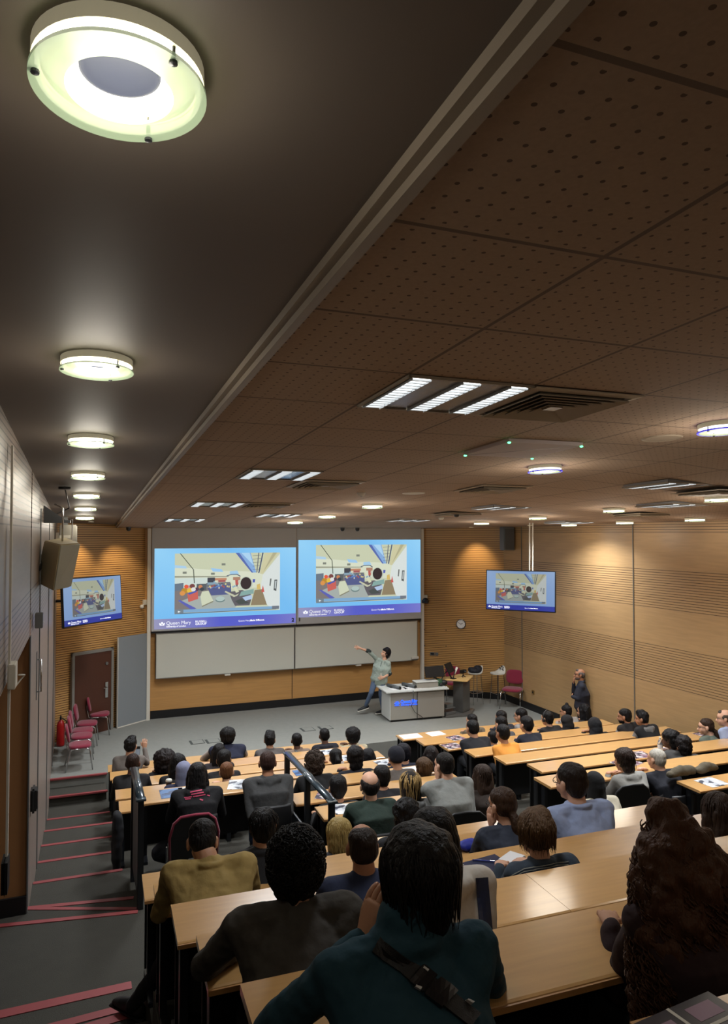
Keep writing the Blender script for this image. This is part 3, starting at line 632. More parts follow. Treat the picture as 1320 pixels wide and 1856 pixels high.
# hanging monitors
def monitor(lab, pts, tilt, pole, depth):
    """pts: top-left, top-right corners and bottom-left in world"""
    a, b, c_ = pts; x = (b-a); w = x.length; X = x.normalized(); Zd = (c_-a); Zd = (Zd-X*Zd.dot(X)); h = w*9/16; Z = -Zd.normalized(); Y = Z.cross(X)
    M = Matrix((X, Y, Z)).transposed().to_4x4(); M.translation = a
    e = empty('monitor', label=lab, cat='monitor', group='pair of hanging monitors'); e.matrix_world = M
    add_box('casing', BLKM, -.02, w+.02, .004, .06, -h-.025, .02, e, bevel=.005)
    o = build_slide(e, w, h, SLMM, 'screen_image', (150, 190, 250), (170, 205, 252), ((30, 60, 180), (24, 50, 190), (30, 60, 190))); o.location = (0, .002, 0)
    if pole:
        for dx in (0, .07): MB().tube([Vector((w*.62+dx, .09, -h*.4)), Vector((w*.62+dx, .09, 1.1))], .016, 8).build('pole', WHITE, e)
        MB().box(w*.5, w*.8, .05, .1, -h*.7, -h*.3).build('bracket', BLKM, e)
    else: MB().tube([(w*.5, .05, -h*.5), (w*.5, 1.75, -h*.5)], .03).box(w*.4, w*.6, .05, .09, -h*.7, -h*.3).build('wall_arm', BLKM, e)
    return e
a = atD(883, 1034, 16.3); b = atD(1006, 1037, 15.6); c_ = atD(885, 1102, 16.22)
monitor('hanging monitor at the right, before the oak side wall, showing the slide', (a, b, c_), 0, 1, 0)
a = atD(114, 1051, 13.9); b = atD(218, 1043, 15.4); c_ = atD(102, 1144, 13.65)
monitor('monitor at the left, half behind the hanging loudspeaker, showing the slide', (a, b, c_), 0, 0, 0)
# hanging loudspeaker, left
SPK = mat('speaker_cream', (186, 172, 140), .55, bump=.1, bscale=300); SPKG = mat('speaker_grille', (170, 172, 160), .5, bump=.3, bscale=400)
c0 = atD(80, 980, 9.1); w3 = lambda u, v, D: atD(u, v, D)
pt = [w3(80, 980, 9.2), w3(109, 987, 8.7), w3(145, 984, 9.0), w3(119, 974, 9.6), w3(64, 1055, 9.2), w3(96, 1071, 8.7), w3(128, 1064, 9.0), w3(100, 1050, 9.6)]
o0 = pt[1]
e = empty('loudspeaker', o0, label='cream wedge-shaped loudspeaker hanging from the left wall', cat='speaker')
L_ = [p_-o0 for p_ in pt]
MB().add(L_, [(0, 1, 2, 3), (7, 6, 5, 4), (0, 4, 5, 1), (2, 6, 7, 3), (3, 7, 4, 0), (1, 5, 6, 2)]).build('cabinet', SPK, e, bevel=.012)
cf = sum([L_[i] for i in (1, 2, 5, 6)], Vector())/4; nrm = (L_[2]-L_[1]).cross(L_[5]-L_[1]).normalized(); nrm = -nrm if nrm.dot(o0-EY) > 0 else nrm
gp = [cf+(L_[i]-cf)*.95+nrm*.004 for i in (1, 2, 6, 5)]; MB().add(gp+[g_+nrm*.01 for g_ in gp], [(0, 1, 2, 3), (7, 6, 5, 4), (0, 4, 5, 1), (1, 5, 6, 2), (2, 6, 7, 3), (3, 7, 4, 0)]).build('grille', SPKG, e)
tc = (L_[0]+L_[1]+L_[2]+L_[3])/4
MB().tube([(L_[0]+L_[4])/2, Vector((XL, o0.y+.25, o0.z-.05))-o0-Vector((0, 0, .25))], .03).build('wall_arm', BLKM, e)
MB().tube([Vector((tc.x, tc.y, tc.z)), Vector((tc.x, tc.y, tc.z+.42)), Vector((tc.x-.1, tc.y, tc.z+.47))], .012).build('hanger', STEEL, e, smooth=True)
pj = atD(75, 945, 9.8)
e = empty('projector_bracket', (XL, pj.y, pj.z), label='black triangular wall bracket with a cable above the hanging loudspeaker', cat='bracket')
MB().box(0, .34, -.03, .3, -.02, .02).add([(0, 0, 0), (0, 0.02, 0), (.3, .02, 0), (.3, 0, 0), (0, 0, .22), (0, .02, .22)], [(0, 3, 2, 1), (0, 4, 5, 1), (3, 4, 0), (1, 5, 2), (3, 2, 5, 4)]).build('shelf', BLKM, e)
p2 = atc(117, 887)-Vector((XL, pj.y, pj.z))
MB().tube([Vector((.05, .05, .02)), Vector((.15, .1, .1)), Vector((.32, .3, .2)), p2+Vector((0, 0, .03))], .008).lathe([(0, -.0), (.07, .0), (.07, .03), (0, .03)], 14, c=p2).build('cable', BLACK, e, smooth=True)
MB().tube([(.3, .0, .05), (.36, .1, .03), (.36, .1, -.25)], .008).build('rod', STEEL, e)
# projector far left and column speaker right
pj = atD(118, 970, 14.0)
e = empty('projector', pj, label='grey projector box under the ceiling at the far left, above the hanging loudspeaker', cat='projector')
MB().box(-.1, .22, -.2, .2, -.2, .2).build('case', GREYL, e, bevel=.02); MB().box(-.16, -.1, -.15, .15, -.1, .05).box(-.1, .1, -.22, -.2, -.06, .0).build('louver', WHITE, e); MB().box(-.05, .05, -.05, .05, .2, ceil_z(0, pj.y)+.05-pj.z).build('mount', GREYM, e)
pj = aty(920, 978, 16.2)
e = empty('column_speaker', pj, label='tall grey loudspeaker in the top right corner of the stage wall', cat='speaker')
MB().box(-.16, .16, -.1, .14, -.28, .34).build('cabinet', GREYM, e, bevel=.02); MB().box(-.14, .14, -.112, -.1, -.25, .28).build('grille', mat('dark_grille', (84, 84, 84), .7, bump=.3, bscale=300), e)
# clock, cameras, sockets
MR = Matrix.Rotation(aR, 4, 'Z')
def onsplay(u, v, off=.0):
    p0 = Vector((*SRp0, 0)); d = Vector((SRp1[0]-SRp0[0], SRp1[1]-SRp0[1], 0)).normalized(); n = Vector((d.y, -d.x, 0)); r = ray(u, v); t = (p0-EY).dot(n)/r.dot(n); return EY+r*t+n*off
p = onsplay(836, 1131, .0)
e = empty('wall_clock', p, aR, 'round white wall clock on the slatted wall right of the screens', 'clock')
RX = Matrix.Rotation(math.pi/2, 4, 'X')
MB().lathe([(0, .03), (.115, .03), (.125, .04), (.135, .03), (.135, 0), (0, 0)], 32, M=RX).build('case', mat('clock_rim', (110, 110, 110), .3, .6), e)
MB().lathe([(0, .035), (.114, .035)], 32, M=RX).build('dial', PAPER, e)
hd = MB()
for a, L, w in ((math.radians(60), .06, .006), (math.radians(-60), .09, .004)): hd.box(-w, w, -.042, -.038, -.01, L, M=Matrix.Rotation(a, 4, 'Y'))
hd.build('hands', BLACK, e)
mk = MB()
for k in range(12): mk.box(-.003, .003, -.039, -.036, .09, .108, M=Matrix.Rotation(k*math.pi/6, 4, 'Y'))
mk.build('hour_marks', BLACK, e)
for u, v, L in ((787, 1185, 'double grey wall socket right of the whiteboard'),):
    e = empty('wall_socket', onsplay(u, v, 0), aR, L, 'socket')
    MB().box(-.11, .02, -.02, 0, -.045, .045).box(.04, .12, -.02, 0, -.045, .045).build('plate', GREYM, e, bevel=.004); MB().box(-.09, 0, -.026, -.02, -.025, .025).build('rocker', BLKM, e)
e = empty('wall_socket', (XR, 15.37, .47), label='small brass wall socket beside the maroon chair at the side wall', cat='socket'); MB().box(-.02, 0, -.05, .05, -.05, .05).build('plate', mat('brass', (150, 120, 70), .4, .6), e, bevel=.003); MB().box(-.024, -.02, -.02, .02, -.02, .02).build('outlet', BLACK, e)
e = empty('wall_screws', onsplay(785, 1155, 0), aR, 'four small dark fixings on the slatted wall below the clock', 'fixing')
for u, v in ((770, 1141), (809, 1142), (770, 1170), (809, 1171)):
    d = e.matrix_basis.inverted() @ onsplay(u, v, 0); MB().box(d.x-.012, d.x+.012, -.02, 0, d.z-.012, d.z+.012).build('fixing', BLACK, e)
e = empty('track_camera', onsplay(772, 1084, 0), aR, 'small white and black camera right of the right screen', 'camera')
MB().box(-.06, .06, -.08, 0, .0, .09).build('mount', WHITE, e, bevel=.006); MB().ell((.02, -.13, -.05), (.08, .09, .07)).box(-.06, .1, -.2, -.06, -.12, -.04).build('body', BLACK, e)
p0 = Vector((*SLp0, 0)); d = Vector((SLp1[0]-SLp0[0], SLp1[1]-SLp0[1], 0)).normalized(); nL = Vector((d.y, -d.x, 0))
def onleft(u, v): r = ray(u, v); return EY+r*((p0-EY).dot(nL)/r.dot(nL))
e = empty('track_camera', onleft(262, 1096), aL, 'small white camera left of the left screen', 'camera')
MB().box(-.06, .06, -.06, 0, .0, .12).build('mount', WHITE, e, bevel=.006); MB().ell((-.14, -.08, -.03), (.05, .05, .05)).tube([(-.14, -.06, -.03), (-.02, -.03, .03)], .01).build('body', WHITE, e, smooth=True)
# ================================================================== STAGE FURNITURE
def make_chair():
    t = empty('visitor_chair')
    def pad(mb, w, d, h, M): 
        n = 20
        for (s, z) in ((.0, 0), ): pass
        ring = [(w*math.copysign(abs(math.cos(a))**.6, math.cos(a)), d*math.copysign(abs(math.sin(a))**.6, math.sin(a))) for a in [2*math.pi*k/n for k in range(n)]]
        prof = [(.9, -h), (1, -h*.4), (1, h*.4), (.92, h), (.6, h*1.15), (0.01, h*1.2)]
        vs = [M @ Vector((x*s, y*s, z)) for s, z in [(0.01, -h)]+prof for x, y in ring]
        k = len(prof)+1
        mb.add(vs, [(i*n+j, i*n+(j+1) % n, (i+1)*n+(j+1) % n, (i+1)*n+j) for i in range(k-1) for j in range(n)])
    m = MB(); pad(m, .215, .205, .03, Matrix.Translation((0, 0, .43))); m.build('seat', MAROON, t, smooth=True)
    m = MB(); pad(m, .205, .165, .025, Matrix.Translation((0, -.225, .68)) @ Matrix.Rotation(math.radians(-80), 4, 'X')); m.build('backrest', MAROON, t, smooth=True)
    for s in (-1, 1):
        MB().tube([(s*.23, .22, 0), (s*.215, .17, .38), (s*.21, .12, .405), (s*.21, 0, .405)], .011).build('leg', STEEL, t, smooth=True)
        MB().tube([(s*.24, -.26, 0), (s*.215, -.17, .38), (s*.21, -.12, .405), (s*.21, 0, .405)], .011).build('leg', STEEL, t, smooth=True)
    MB().tube([(-.13, -.1, .39), (-.14, -.22, .4), (-.14, -.265, .6), (-.14, -.26, .68)], .009).tube([(.13, -.1, .39), (.14, -.22, .4), (.14, -.265, .6), (.14, -.26, .68)], .009).build('back_frame', STEEL, t, smooth=True)
    return t
ch0 = make_chair(); nch = 0
def chair(loc, rz, L, G=None):
    global nch
    t = ch0 if nch == 0 else copy_tree(ch0); nch += 1
    t.location = loc; t.rotation_euler = (0, 0, rz); tagp(t, L, 'chair', G or 'maroon chairs with chrome legs')
    return t
for (u, v, L, r) in ((181, 1294, 'maroon chair standing apart in front of the brown door', -95), (158, 1311, 'maroon chair behind the row, second from the door', -95), (150, 1324, 'maroon chair in the middle of the row along the left wall', -92), (148, 1334, 'maroon chair, second from the front in the row along the left wall', -90), (145, 1350, 'frontmost maroon chair of the row along the left wall, nearest the steps', -88)):
    p = atz(u, v, .43); chair((max(p.x, -.18), p.y, 0), math.radians(r), L)
p = atz(934, 1252, .43); chair((p.x-.08, p.y, 0), math.radians(132), 'maroon chair alone against the oak side wall on the right').scale = (1.15, 1.15, 1.1)
p = atz(823, 1238, .43); chair((p.x, p.y, 0), math.radians(160), 'maroon chair half hidden behind the white table and the lectern')
# fire extinguisher
p = atz(106, 1345, 0)
e = empty('fire_extinguisher', (XL+.12, p.y-.32, 0.01), label='red fire extinguisher in the corner behind the maroon chairs', cat='extinguisher')
MB().lathe([(0, .0), (.075, .0), (.08, .04), (.08, .42), (.055, .5), (.025, .53), (0.02, .56)], 20).build('tank', mat('signal_red', (170, 24, 24), .3), e, smooth=True)
MB().box(-.02, .02, -.09, .03, .56, .6).box(-.015, .015, -.12, 0, .61, .63).build('valve', BLACK, e); MB().tube([(.03, 0, .57), (.11, 0, .5), (.1, 0, .2)], .012).build('hose', BLACK, e, smooth=True)
# demonstration table
P0 = atz(708, 1310, 0); P1 = atz(806, 1302, 0); P2 = atz(699, 1298, 0)
d = (P1-P0); Wt = d.length; aT = math.atan2(d.y, d.x); Dt = max(.5, min(.8, (P2-P0).length))
e = empty('demonstration_table', P0, aT, 'white demonstration table with blue glowing lettering, beside the lecturer', 'table')
add_box('body', GREYL, 0, Wt, .02, Dt, .05, .70, e); add_box('side_panel', WHTL, -.012, 0.0, .0, Dt+.02, .05, .70, e)
add_box('tabletop', WHTL, -.12, Wt+.10, -.06, Dt+.16, .70, .735, e, bevel=.008); add_box('plinth', BLACK, .04, Wt-.04, .06, Dt-.04, 0, .05, e)
MB().box(Wt*.49, Wt*.49+.012, .008, .02, .06, .68).build('door_gap', BLACK, e); MB().box(Wt*.49+.012, Wt-.01, .006, .02, .06, .66).build('door', mat('door_greige', (146, 140, 130), .45), e)
MB().tube([(Wt*.40, -.065, .735), (Wt*.40, -.07, .5), (Wt*.38, -.01, .35), (Wt*.45, -.01, .2), (Wt*.56, -.01, .1), (Wt*.6, .0, .03)], .006).build('cable', BLACK, e, smooth=True)
BL = mat('blue_glow', (40, 90, 255), emit=1.1); BLW = mat('blue_glow_pale', (120, 160, 255), emit=2.0)
TX = Matrix.Rotation(math.pi/2, 4, 'X')
text('lettering', 'Queen Mary', .115, Matrix.Translation((.26, .012, .43)) @ TX, BL, e, .004, bold=.002, sx=.8)
text('lettering', 'University of London', .05, Matrix.Translation((.27, .012, .375)) @ TX, BL, e, .004, bold=.001)
cr = MB()
for k in range(5):
    a = math.radians(-60+30*k); cr.tube([(0, 0, -.03), (math.sin(a)*.075, 0, -.03+math.cos(a)*.09)], [.004, .009], 6)
cr.tube([(-.06, 0, -.04), (.06, 0, -.04)], .006, 6); cr.build('crest', BL, e, loc=(.17, .008, .43))
Mt = e.matrix_basis.copy(); tw = lambda x, y, z: Mt @ Vector((x, y, z))
for x, y, L in ((.15, .28, 'grey cylinder roll lying at the left on the white table'), (.55, .30, 'grey cylinder roll lying in the middle of the white table')):
    g = empty('equipment_roll', tw(x, y, .735), aT, L, 'roll')
    a = Vector((-.04, .26, .04)); b = Vector((.13, -.16, .04))
    MB().tube([a, b], .04, 14).build('tube', mat('roll_grey', (84, 88, 90), .5), g, smooth=True); MB().tube([b, b+(b-a).normalized()*.02], .036, 14).build('end_cap', BLACK, g); MB().box(-.03, .03, .05, .17, 0.0, .02).build('stand', BLACK, g)
g = empty('case', tw(.98, .25, .735), aT, 'low grey-beige instrument case on the white table', 'case'); add_box('case_body', GREYL, -.27, .3, -.12, .16, 0, .13, g, bevel=.01); add_box('lid', WHTL, -.28, .31, -.13, .17, .13, .145, g, bevel=.005)
g = empty('can', tw(.80, .35, .735), aT, 'dark drinks can standing beside the instrument case', 'can'); MB().lathe([(0, 0), (.028, 0), (.031, .01), (.031, .1), (.026, .115), (0, .115)], 16).build('can_body', BLACK, g, smooth=True); MB().lathe([(.0, .118), (.026, .118), (.026, .11)], 16).build('lid', STEEL, g)
g = empty('equipment', tw(1.36, .25, .735), aT, 'small green and black electronic equipment with cables on the right end of the white table', 'equipment')
MB().box(-.06, .05, -.05, .05, 0, .16).build('board', mat('pcb', (60, 96, 70), .5), g, bevel=.004)
MB().ell((.12, 0, .07), (.09, .07, .07)).ell((.02, -.06, .04), (.05, .04, .04)).build('housing', BLACK, g, smooth=True)
MB().tube([(.05, 0, .12), (.15, .1, .25), (.32, .2, .32)], .014).tube([(0, 0, .15), (-.06, .1, .2), (-.2, .2, .03)], .005).build('cable', BLACK, g, smooth=True)
for x, y, L in ((.28, .25, 'pale papers spread under the left grey roll'), (.62, .2, 'pale sheet beside the middle grey roll')):
    g = tagp(add_box('paper', PAPER, -.2, .2, -.14, .14, .0, .003), L, 'paper'); g.matrix_world = Matrix.Translation(tw(x, y, .735)) @ Matrix.Rotation(aT+.15, 4, 'Z')
# lectern
B0 = atz(843, 1297, 0); aP = aT+.35
e = empty('lectern', B0, aP, 'grey lectern with a pale wooden top, right of the white table', 'lectern')
LG = mat('lectern_grey', (104, 102, 98), .3, .4)
MB().prism([(-.02, .05), (.36, .18), (.36, .42), (.0, .42)], .05, .83).build('column', LG, e, bevel=.01)
MB().prism([(-.55, .1), (-.05, -.1), (.1, -.1), (.55, .2), (.5, .6), (-.3, .6)], .0, .05).build('base', LG, e, bevel=.01)
MB().prism([(-.42, .55), (-.02, -.04), (.05, -.06), (.60, .30), (.45, .66)], .83, .86).build('desktop', wood_mat('pale_maple', (214, 178, 116), .4), e, bevel=.006)
MB().box(-.5, -.2, .12, .4, .05, .12).box(-.5, -.2, .12, .4, .2, .22).box(-.45, -.25, .15, .35, .22, .3).build('cable_tray', GREYM, e, bevel=.006)
Ml = e.matrix_basis.copy(); lw = lambda x, y, z: Ml @ Vector((x, y, z))
def scr(L, M, w, h, arm):
    g = empty('computer_monitor', label=L, cat='computer monitor'); g.matrix_world = M
    add_box('panel', BLACK, -w/2, w/2, -.015, .015, 0, h, g, bevel=.006); MB().tube([(0, .03, h*.4), (0, .08, 0), arm], .02).build('stand_arm', BLKM, g, smooth=True)
m_ = atD(789, 1217, 17.6); scr('black computer monitor leaning over the lectern, seen from the front left', Matrix.Translation(m_+Vector((0, 0, -.14))) @ Matrix.Rotation(aT+.1, 4, 'Z') @ Matrix.Rotation(-.25, 4, 'X'), .52, .27, Vector((.25, .0, -.12)))
m_ = atD(819, 1209, 17.9); scr('second dark monitor tilted up behind the first one on the lectern', Matrix.Translation(m_+Vector((0, 0, -.13))) @ Matrix.Rotation(aT+.75, 4, 'Z') @ Matrix.Rotation(-.5, 4, 'X'), .36, .25, Vector((-.05, .05, -.12)))
g = empty('document_camera', lw(-.1, .3, .86), aP, 'white and black document camera on the lectern top', 'camera')
MB().box(-.06, .06, -.05, .05, 0, .02).tube([(0, 0, .02), (.03, 0, .12), (.1, 0, .24)], .012).build('stand', BLACK, g); MB().tube([(.05, 0, .12), (.13, 0, .27)], [.018, .03], 10).build('head', WHITE, g, smooth=True)
g = empty('microphone_unit', lw(.26, .32, .86), aP, 'black camera on a small tripod on the lectern top', 'camera')
MB().box(-.08, .08, -.04, .04, .1, .18).ell((0, -.06, .14), (.035, .05, .035)).build('camera_body', BLACK, g, bevel=.004); MB().tube([(0, 0, .1), (.0, 0, .05), (-.05, -.04, 0)], .01).tube([(.0, 0, .05), (.05, -.04, 0)], .01).tube([(.0, 0, .05), (.0, .05, 0)], .01).build('tripod', BLACK, g)
# bar stools
def stool(u, v, L, rz):
    p = atz(u, v, 0); t = empty('bar_stool', (p.x, p.y, 0), rz, L, 'stool', 'white bar stools')
    vs = []; n = 20
    for s, z in ((.02, .735), (.8, .73), (1, .745), (1.0, .765), (.85, .755), (.02, .75)):
        for k in range(n):
            a = 2*math.pi*k/n; y = .2*s*math.sin(a); zz = z+(.16*max(0, (-y-.05)/.15)**2 if s > .5 else 0); vs.append((.2*s*math.cos(a), y, zz))
    m = MB(); m.add(vs, [(i*n+j, i*n+(j+1) % n, (i+1)*n+(j+1) % n, (i+1)*n+j) for i in range(5) for j in range(n)]); m.build('seat', WHITE, t, smooth=True)
    for a in (45, 135, 225, 315):
        c_, s_ = math.cos(math.radians(a)), math.sin(math.radians(a)); MB().tube([(c_*.15, s_*.15, .735), (c_*.21, s_*.21, 0)], .009).build('leg', STEEL, t)
    t.scale = (1, 1, 1.07)
    rr = [(.19*math.cos(math.radians(a)), .225*math.sin(math.radians(a)), .28) for a in (45, 135, 225, 315, 45)]
    MB().tube(rr, .008).build('foot_ring', STEEL, t); return t
t = stool(903, 1276, 'white bar stool near the corner, with dark dots on its raised back', math.radians(100))
dm = MB(); random.seed(3)
for k in range(9): a, b = random.uniform(-.08, .08), random.uniform(-.185, -.12); dm.box(a, a+.02, b, b+.02, .765+.16*((-b-.05)/.15)**2, .785+.16*((-b-.05)/.15)**2)
dm.build('dots', BLACK, t)
t = stool(862, 1275, 'white bar stool carrying a black bag, behind the lectern', math.radians(90))
p = atz(861, 1213, .77)
bg = MB().ell((0, 0, .07), (.2, .15, .08)).ell((.08, 0, .12), (.12, .12, .08)).ell((-.1, .02, .1), (.1, .1, .06))
o = link_mesh('bag', remeshed(bg, .012, 2, .015, 9, 4), mat('bag_black', (18, 20, 30), .7), loc=(t.location.x, t.location.y, .80)); tagp(o, 'soft black bag lying on the bar stool behind the lectern', 'bag')
# floor sockets
for u, v, L in ((357, 1345, 'left one of two rectangular floor hatches on the grey stage carpet'), (386, 1343, 'right one of two rectangular floor hatches on the grey stage carpet'), (558, 1322, 'open dark floor hatch on the carpet left of the white table'), (590, 1319, 'square floor hatch nearest the white table')):
    p = atz(u, v, 0); e = empty('floor_hatch', p, .03, L, 'floor hatch')
    MB().box(-.15, .15, -.15, .15, -.01, .004).build('frame', mat('hatch_dark', (62, 66, 64), .7), e); MB().box(-.1, .13, -.13, .13, -.005, .007).build('lid', CARPET, e)
# ================================================================== DESKS
ROWS = {}   # key: (far edge y at x=.48, top z)
for i, k in enumerate('ABCDEFG'): ROWS[k] = (13.6-.945*i, .38+.167*i)
ROWS['P'] = (9.12, 1.38); ROWS['H'] = (7.16, 1.4)
ROWS['n4'] = (5.30, 2.11)
for i in range(-3, 4): ROWS['n%d' % i] = (2.33+.765*i, 3.05-.235*i)
DW = .38
ROWS['n-1'] = (1.47, 3.285)
def desk(row, x0, x1, L, dw=DW, seam=None, floor=None):
    y0, z = ROWS[row]; a = -math.atan(.028); fz = -.72
    e = empty('lecture_desk', (x0, rowy(y0, x0), z), a, L, 'desk', 'long raked lecture desks'); w = (x1-x0)/math.cos(a)
    cuts = [0]+([(s-x0) for s in seam] if seam else [])+[w]
    for c0, c1 in zip(cuts[:-1], cuts[1:]):
        m = MB(); n = 5; pr = [(0, 0), (0, -.032)]+[(-dw+.018-.018*math.sin(t), -.016-.016*math.cos(t)) for t in [math.pi/2*k*2/n for k in range(n+1)]]
        vs = [(c0+.001, y, zz) for y, zz in pr]+[(c1-.001, y, zz) for y, zz in pr]; k = len(pr)
        m.add(vs, [tuple(range(k)), tuple(range(2*k-1, k-1, -1))]+[(i, k+i, k+(i+1) % k, (i+1) % k) for i in range(k)]); o = m.build('tabletop', WOOD, e)
        b = MB().box(c0+.0, c1, -dw-.002, -dw+.008, -.026, -.006); b.build('edge_strip', WOODE, o)
    add_box('modesty_panel', BLACK, .02, w-.02, -.06, -.04, fz+.1, -.033, e)
    xs_ = [.03]+[i*1.6 for i in range(1, int((w-.8)/1.6)+1)]+[w-.07]
    for x in xs_:
        MB().box(x, x+.04, -.20, -.12, fz, -.033).box(x, x+.04, -dw+.04, -.05, fz, fz+.035).box(x, x+.04, -dw+.06, -.05, -.07, -.033).build('leg', BLKM, e, bevel=.004)
    add_box('seat_beam', BLKM, .05, w-.05, -.75, -.70, fz+.28, fz+.33, e) if row[0] == 'n' else None
    return e
xA = .485
desk('A', xA, 5.0, 'front-row desk of the left block, closest to the stage, lit pale by the screens'); desk('B', xA, 4.9, 'second desk from the stage in the left block'); desk('C', xA, 4.82, 'third desk from the stage in the left block')
desk('D', xA, 4.66, 'fourth desk from the stage in the left block, partly behind the raised desk with papers')
desk('E', xA, .86, 'short desk end left of the black railing on the aisle'); desk('E', 2.46, 4.78, 'desk right of the black railings where the man in black sits, fifth from the stage')
desk('F', 2.46, 4.75, 'sixth desk from the stage, behind the middle railing post'); desk('G', 2.5, 4.75, 'desk with white booklets where the balding man in green sits')
desk('P', .70, 2.34, 'raised desk between both black railings, with a blue leaflet on it', dw=.42)
for k, x0, x1, L in (('A', 6.0, 10.3, 'front desk of the right block with white papers on its left end'), ('B', 6.0, 10.3, 'second desk of the right block from the stage'), ('C', 6.0, 10.3, 'third desk of the right block, with printed booklets on it'), ('D', 5.98, 10.2, 'fourth desk of the right block, behind the young person in orange'), ('E', 5.96, 9.9, 'long empty desk, fifth of the right block'), ('F', 5.93, 10.4, 'long desk of the right block with a water bottle on it'), ('G', 5.4, 10.4, 'desk in front of the white-haired man in the right block')):
    desk(k, x0, x1, L)
desk('H', 6.95, 10.4, 'desk at the right edge behind the white-haired man, with a leaflet on its corner')
desk('n4', .42, 3.35, 'farthest desk of the near block, next to the wide landing'); desk('n3', .435, 4.35, 'desk of the near block on which the man in the beige jacket leans'); desk('n2', .45, 4.4, 'desk of the near block with the dark blue folder on it')
desk('n1', .465, 4.5, 'desk of the near block made of two joined tops, under the curly-haired man', seam=[2.06]); desk('n0', .49, 4.5, 'nearest full desk, under the arms of the person in teal'); desk('n-1', 1.28, 4.5, 'desk corner at the bottom right edge with a magazine on it')
# railings
def railing(pts, L, infill):
    e = empty('railing', (*pts[0][:2], pts[0][2]), label=L, cat='railing'); o = Vector(pts[0])
    P = [Vector(p)-o for p in pts]
    for p in P: MB().box(p.x-.03, p.x+.03, p.y-.03, p.y+.03, p.z-1.5, p.z-.01).build('post', BLKM, e, bevel=.006)
    for p in P: MB().box(p.x-.05, p.x+.05, p.y-.06, p.y+.04, p.z-.01, p.z+.012).build('post_cap', mat('cap_steel', (88, 100, 106), .25, .7), e, bevel=.005)
    MB().loft(P, [(.045, .028)]*len(P), 10, cap=False, xdir=(1, 0, 0)).build('handrail', mat('rail_paint', (44, 56, 64), .28, .3, coat=.6), e, smooth=True)
    if infill:
        a, b = P[0], P[-1]; MB().box(-.012, .012, min(a.y, b.y), max(a.y, b.y), -1.1, -.12).build('infill_panel', mat('infill_grey', (58, 60, 64), .5), e)
    else:
        MB().tube([p+Vector((0, 0, -.62)) for p in P], .014).build('lower_rail', BLKM, e)
        a, b = P[0], P[-1]; MB().box(-.01, .01, min(a.y, b.y), max(a.y, b.y), -1.15, -.64).build('infill_panel', BLACK, e)
    return e
railing([(.60, 7.75, 1.77), (.60, 8.75, 1.77)], 'black railing with a flat panel beside the left aisle steps', True)
railing([(2.40, 6.98, 1.77), (2.40, 7.82, 1.77), (2.40, 8.67, 1.77)], 'black railing with three posts between the raised desk and the middle rows', False)
# ================================================================== PAPERS
def print_mat(name, cols, scale):
    m = bpy.data.materials.new(name); m.use_nodes = True; nt = m.node_tree; b = nt.nodes['Principled BSDF']
    tc = nt.nodes.new('ShaderNodeTexCoord'); v = nt.nodes.new('ShaderNodeTexVoronoi'); v.distance = 'CHEBYCHEV'; v.inputs['Scale'].default_value = scale; nt.links.new(tc.outputs['Object'], v.inputs['Vector'])
    s_ = nt.nodes.new('ShaderNodeSeparateColor'); nt.links.new(v.outputs['Color'], s_.inputs[0]); r = nt.nodes.new('ShaderNodeValToRGB'); r.color_ramp.interpolation = 'CONSTANT'
    for i, c in enumerate(cols):
        el = r.color_ramp.elements[i] if i < 2 else r.color_ramp.elements.new(i/len(cols)); el.position = i/len(cols); el.color = (*lin(c), 1)
    nt.links.new(s_.outputs[0], r.inputs[0]); nt.links.new(r.outputs[0], b.inputs['Base Color']); b.inputs['Roughness'].default_value = .4; return m
PR1 = print_mat('print_mixed', [(60, 50, 58), (150, 130, 140), (200, 196, 190), (110, 70, 90), (40, 40, 60)], 22); PR2 = print_mat('print_grey', [(210, 212, 214), (180, 184, 190), (70, 74, 86), (230, 230, 230)], 16); PR3 = print_mat('print_blue', [(50, 84, 130), (70, 110, 160), (40, 60, 100), (120, 150, 190)], 9)
def onrow(u, row):
    """where the view ray of picture column u crosses the middle of a desk row"""
    y0, z = ROWS[row]; y0 -= DW*.5; r = ray(u, 1400); k = y0+.028*.48
    t = k/(r.y+.028*r.x); return Vector((r.x*t, r.y*t, z))
def sheet(u, row, L, m=PAPER, w=.21, h=.15, rz=0., cat='paper', dy=0., name=None, t=.004, extra=None):
    p = onrow(u, row); o = empty(name or cat, (p.x, p.y+dy, p.z+.0005), rz-.028, L, cat)
    add_box('cover', m, -w/2, w/2, -h/2, h/2, 0.001, t, o); add_box('pages', PAPER, -w/2+.002, w/2+.002, -h/2+.002, h/2-.002, 0, .001+t*.3, o)
    return o
sheet(745, 'A', 'white papers on the left end of the front right desk', w=.42, h=.3); sheet(790, 'A', 'second white paper sheet beside the white papers on the front right desk', w=.34, h=.28, rz=.1)
sheet(827, 'B', 'dark printed booklet on the second right desk', PR1, .3, .3, .2, 'booklet'); sheet(820, 'C', 'dark printed booklet on the third right desk', PR1, .32, .3, .1, 'booklet'); sheet(884, 'C', 'printed booklet beside the arm of the man in the black jacket', PR2, .25, .3, .1, 'booklet')
sheet(1160, 'G', 'printed programme left of the white-haired man', PR1, .36, .3, .3, 'booklet', dy=.25); sheet(1150, 'F', 'printed programme on the desk behind the water bottle', PR1, .44, .3, -.1, 'booklet', dy=-.02); sheet(1205, 'F', 'second printed programme beside the water bottle', PR1, .3, .25, .2, 'booklet')
sheet(1280, 'E', 'open dark folder beside the woman in profile', PR1, .34, .26, .1, 'folder'); sheet(1290, 'H', 'leaflet on the desk corner at the right edge', PR2, .3, .28, .1, 'leaflet')
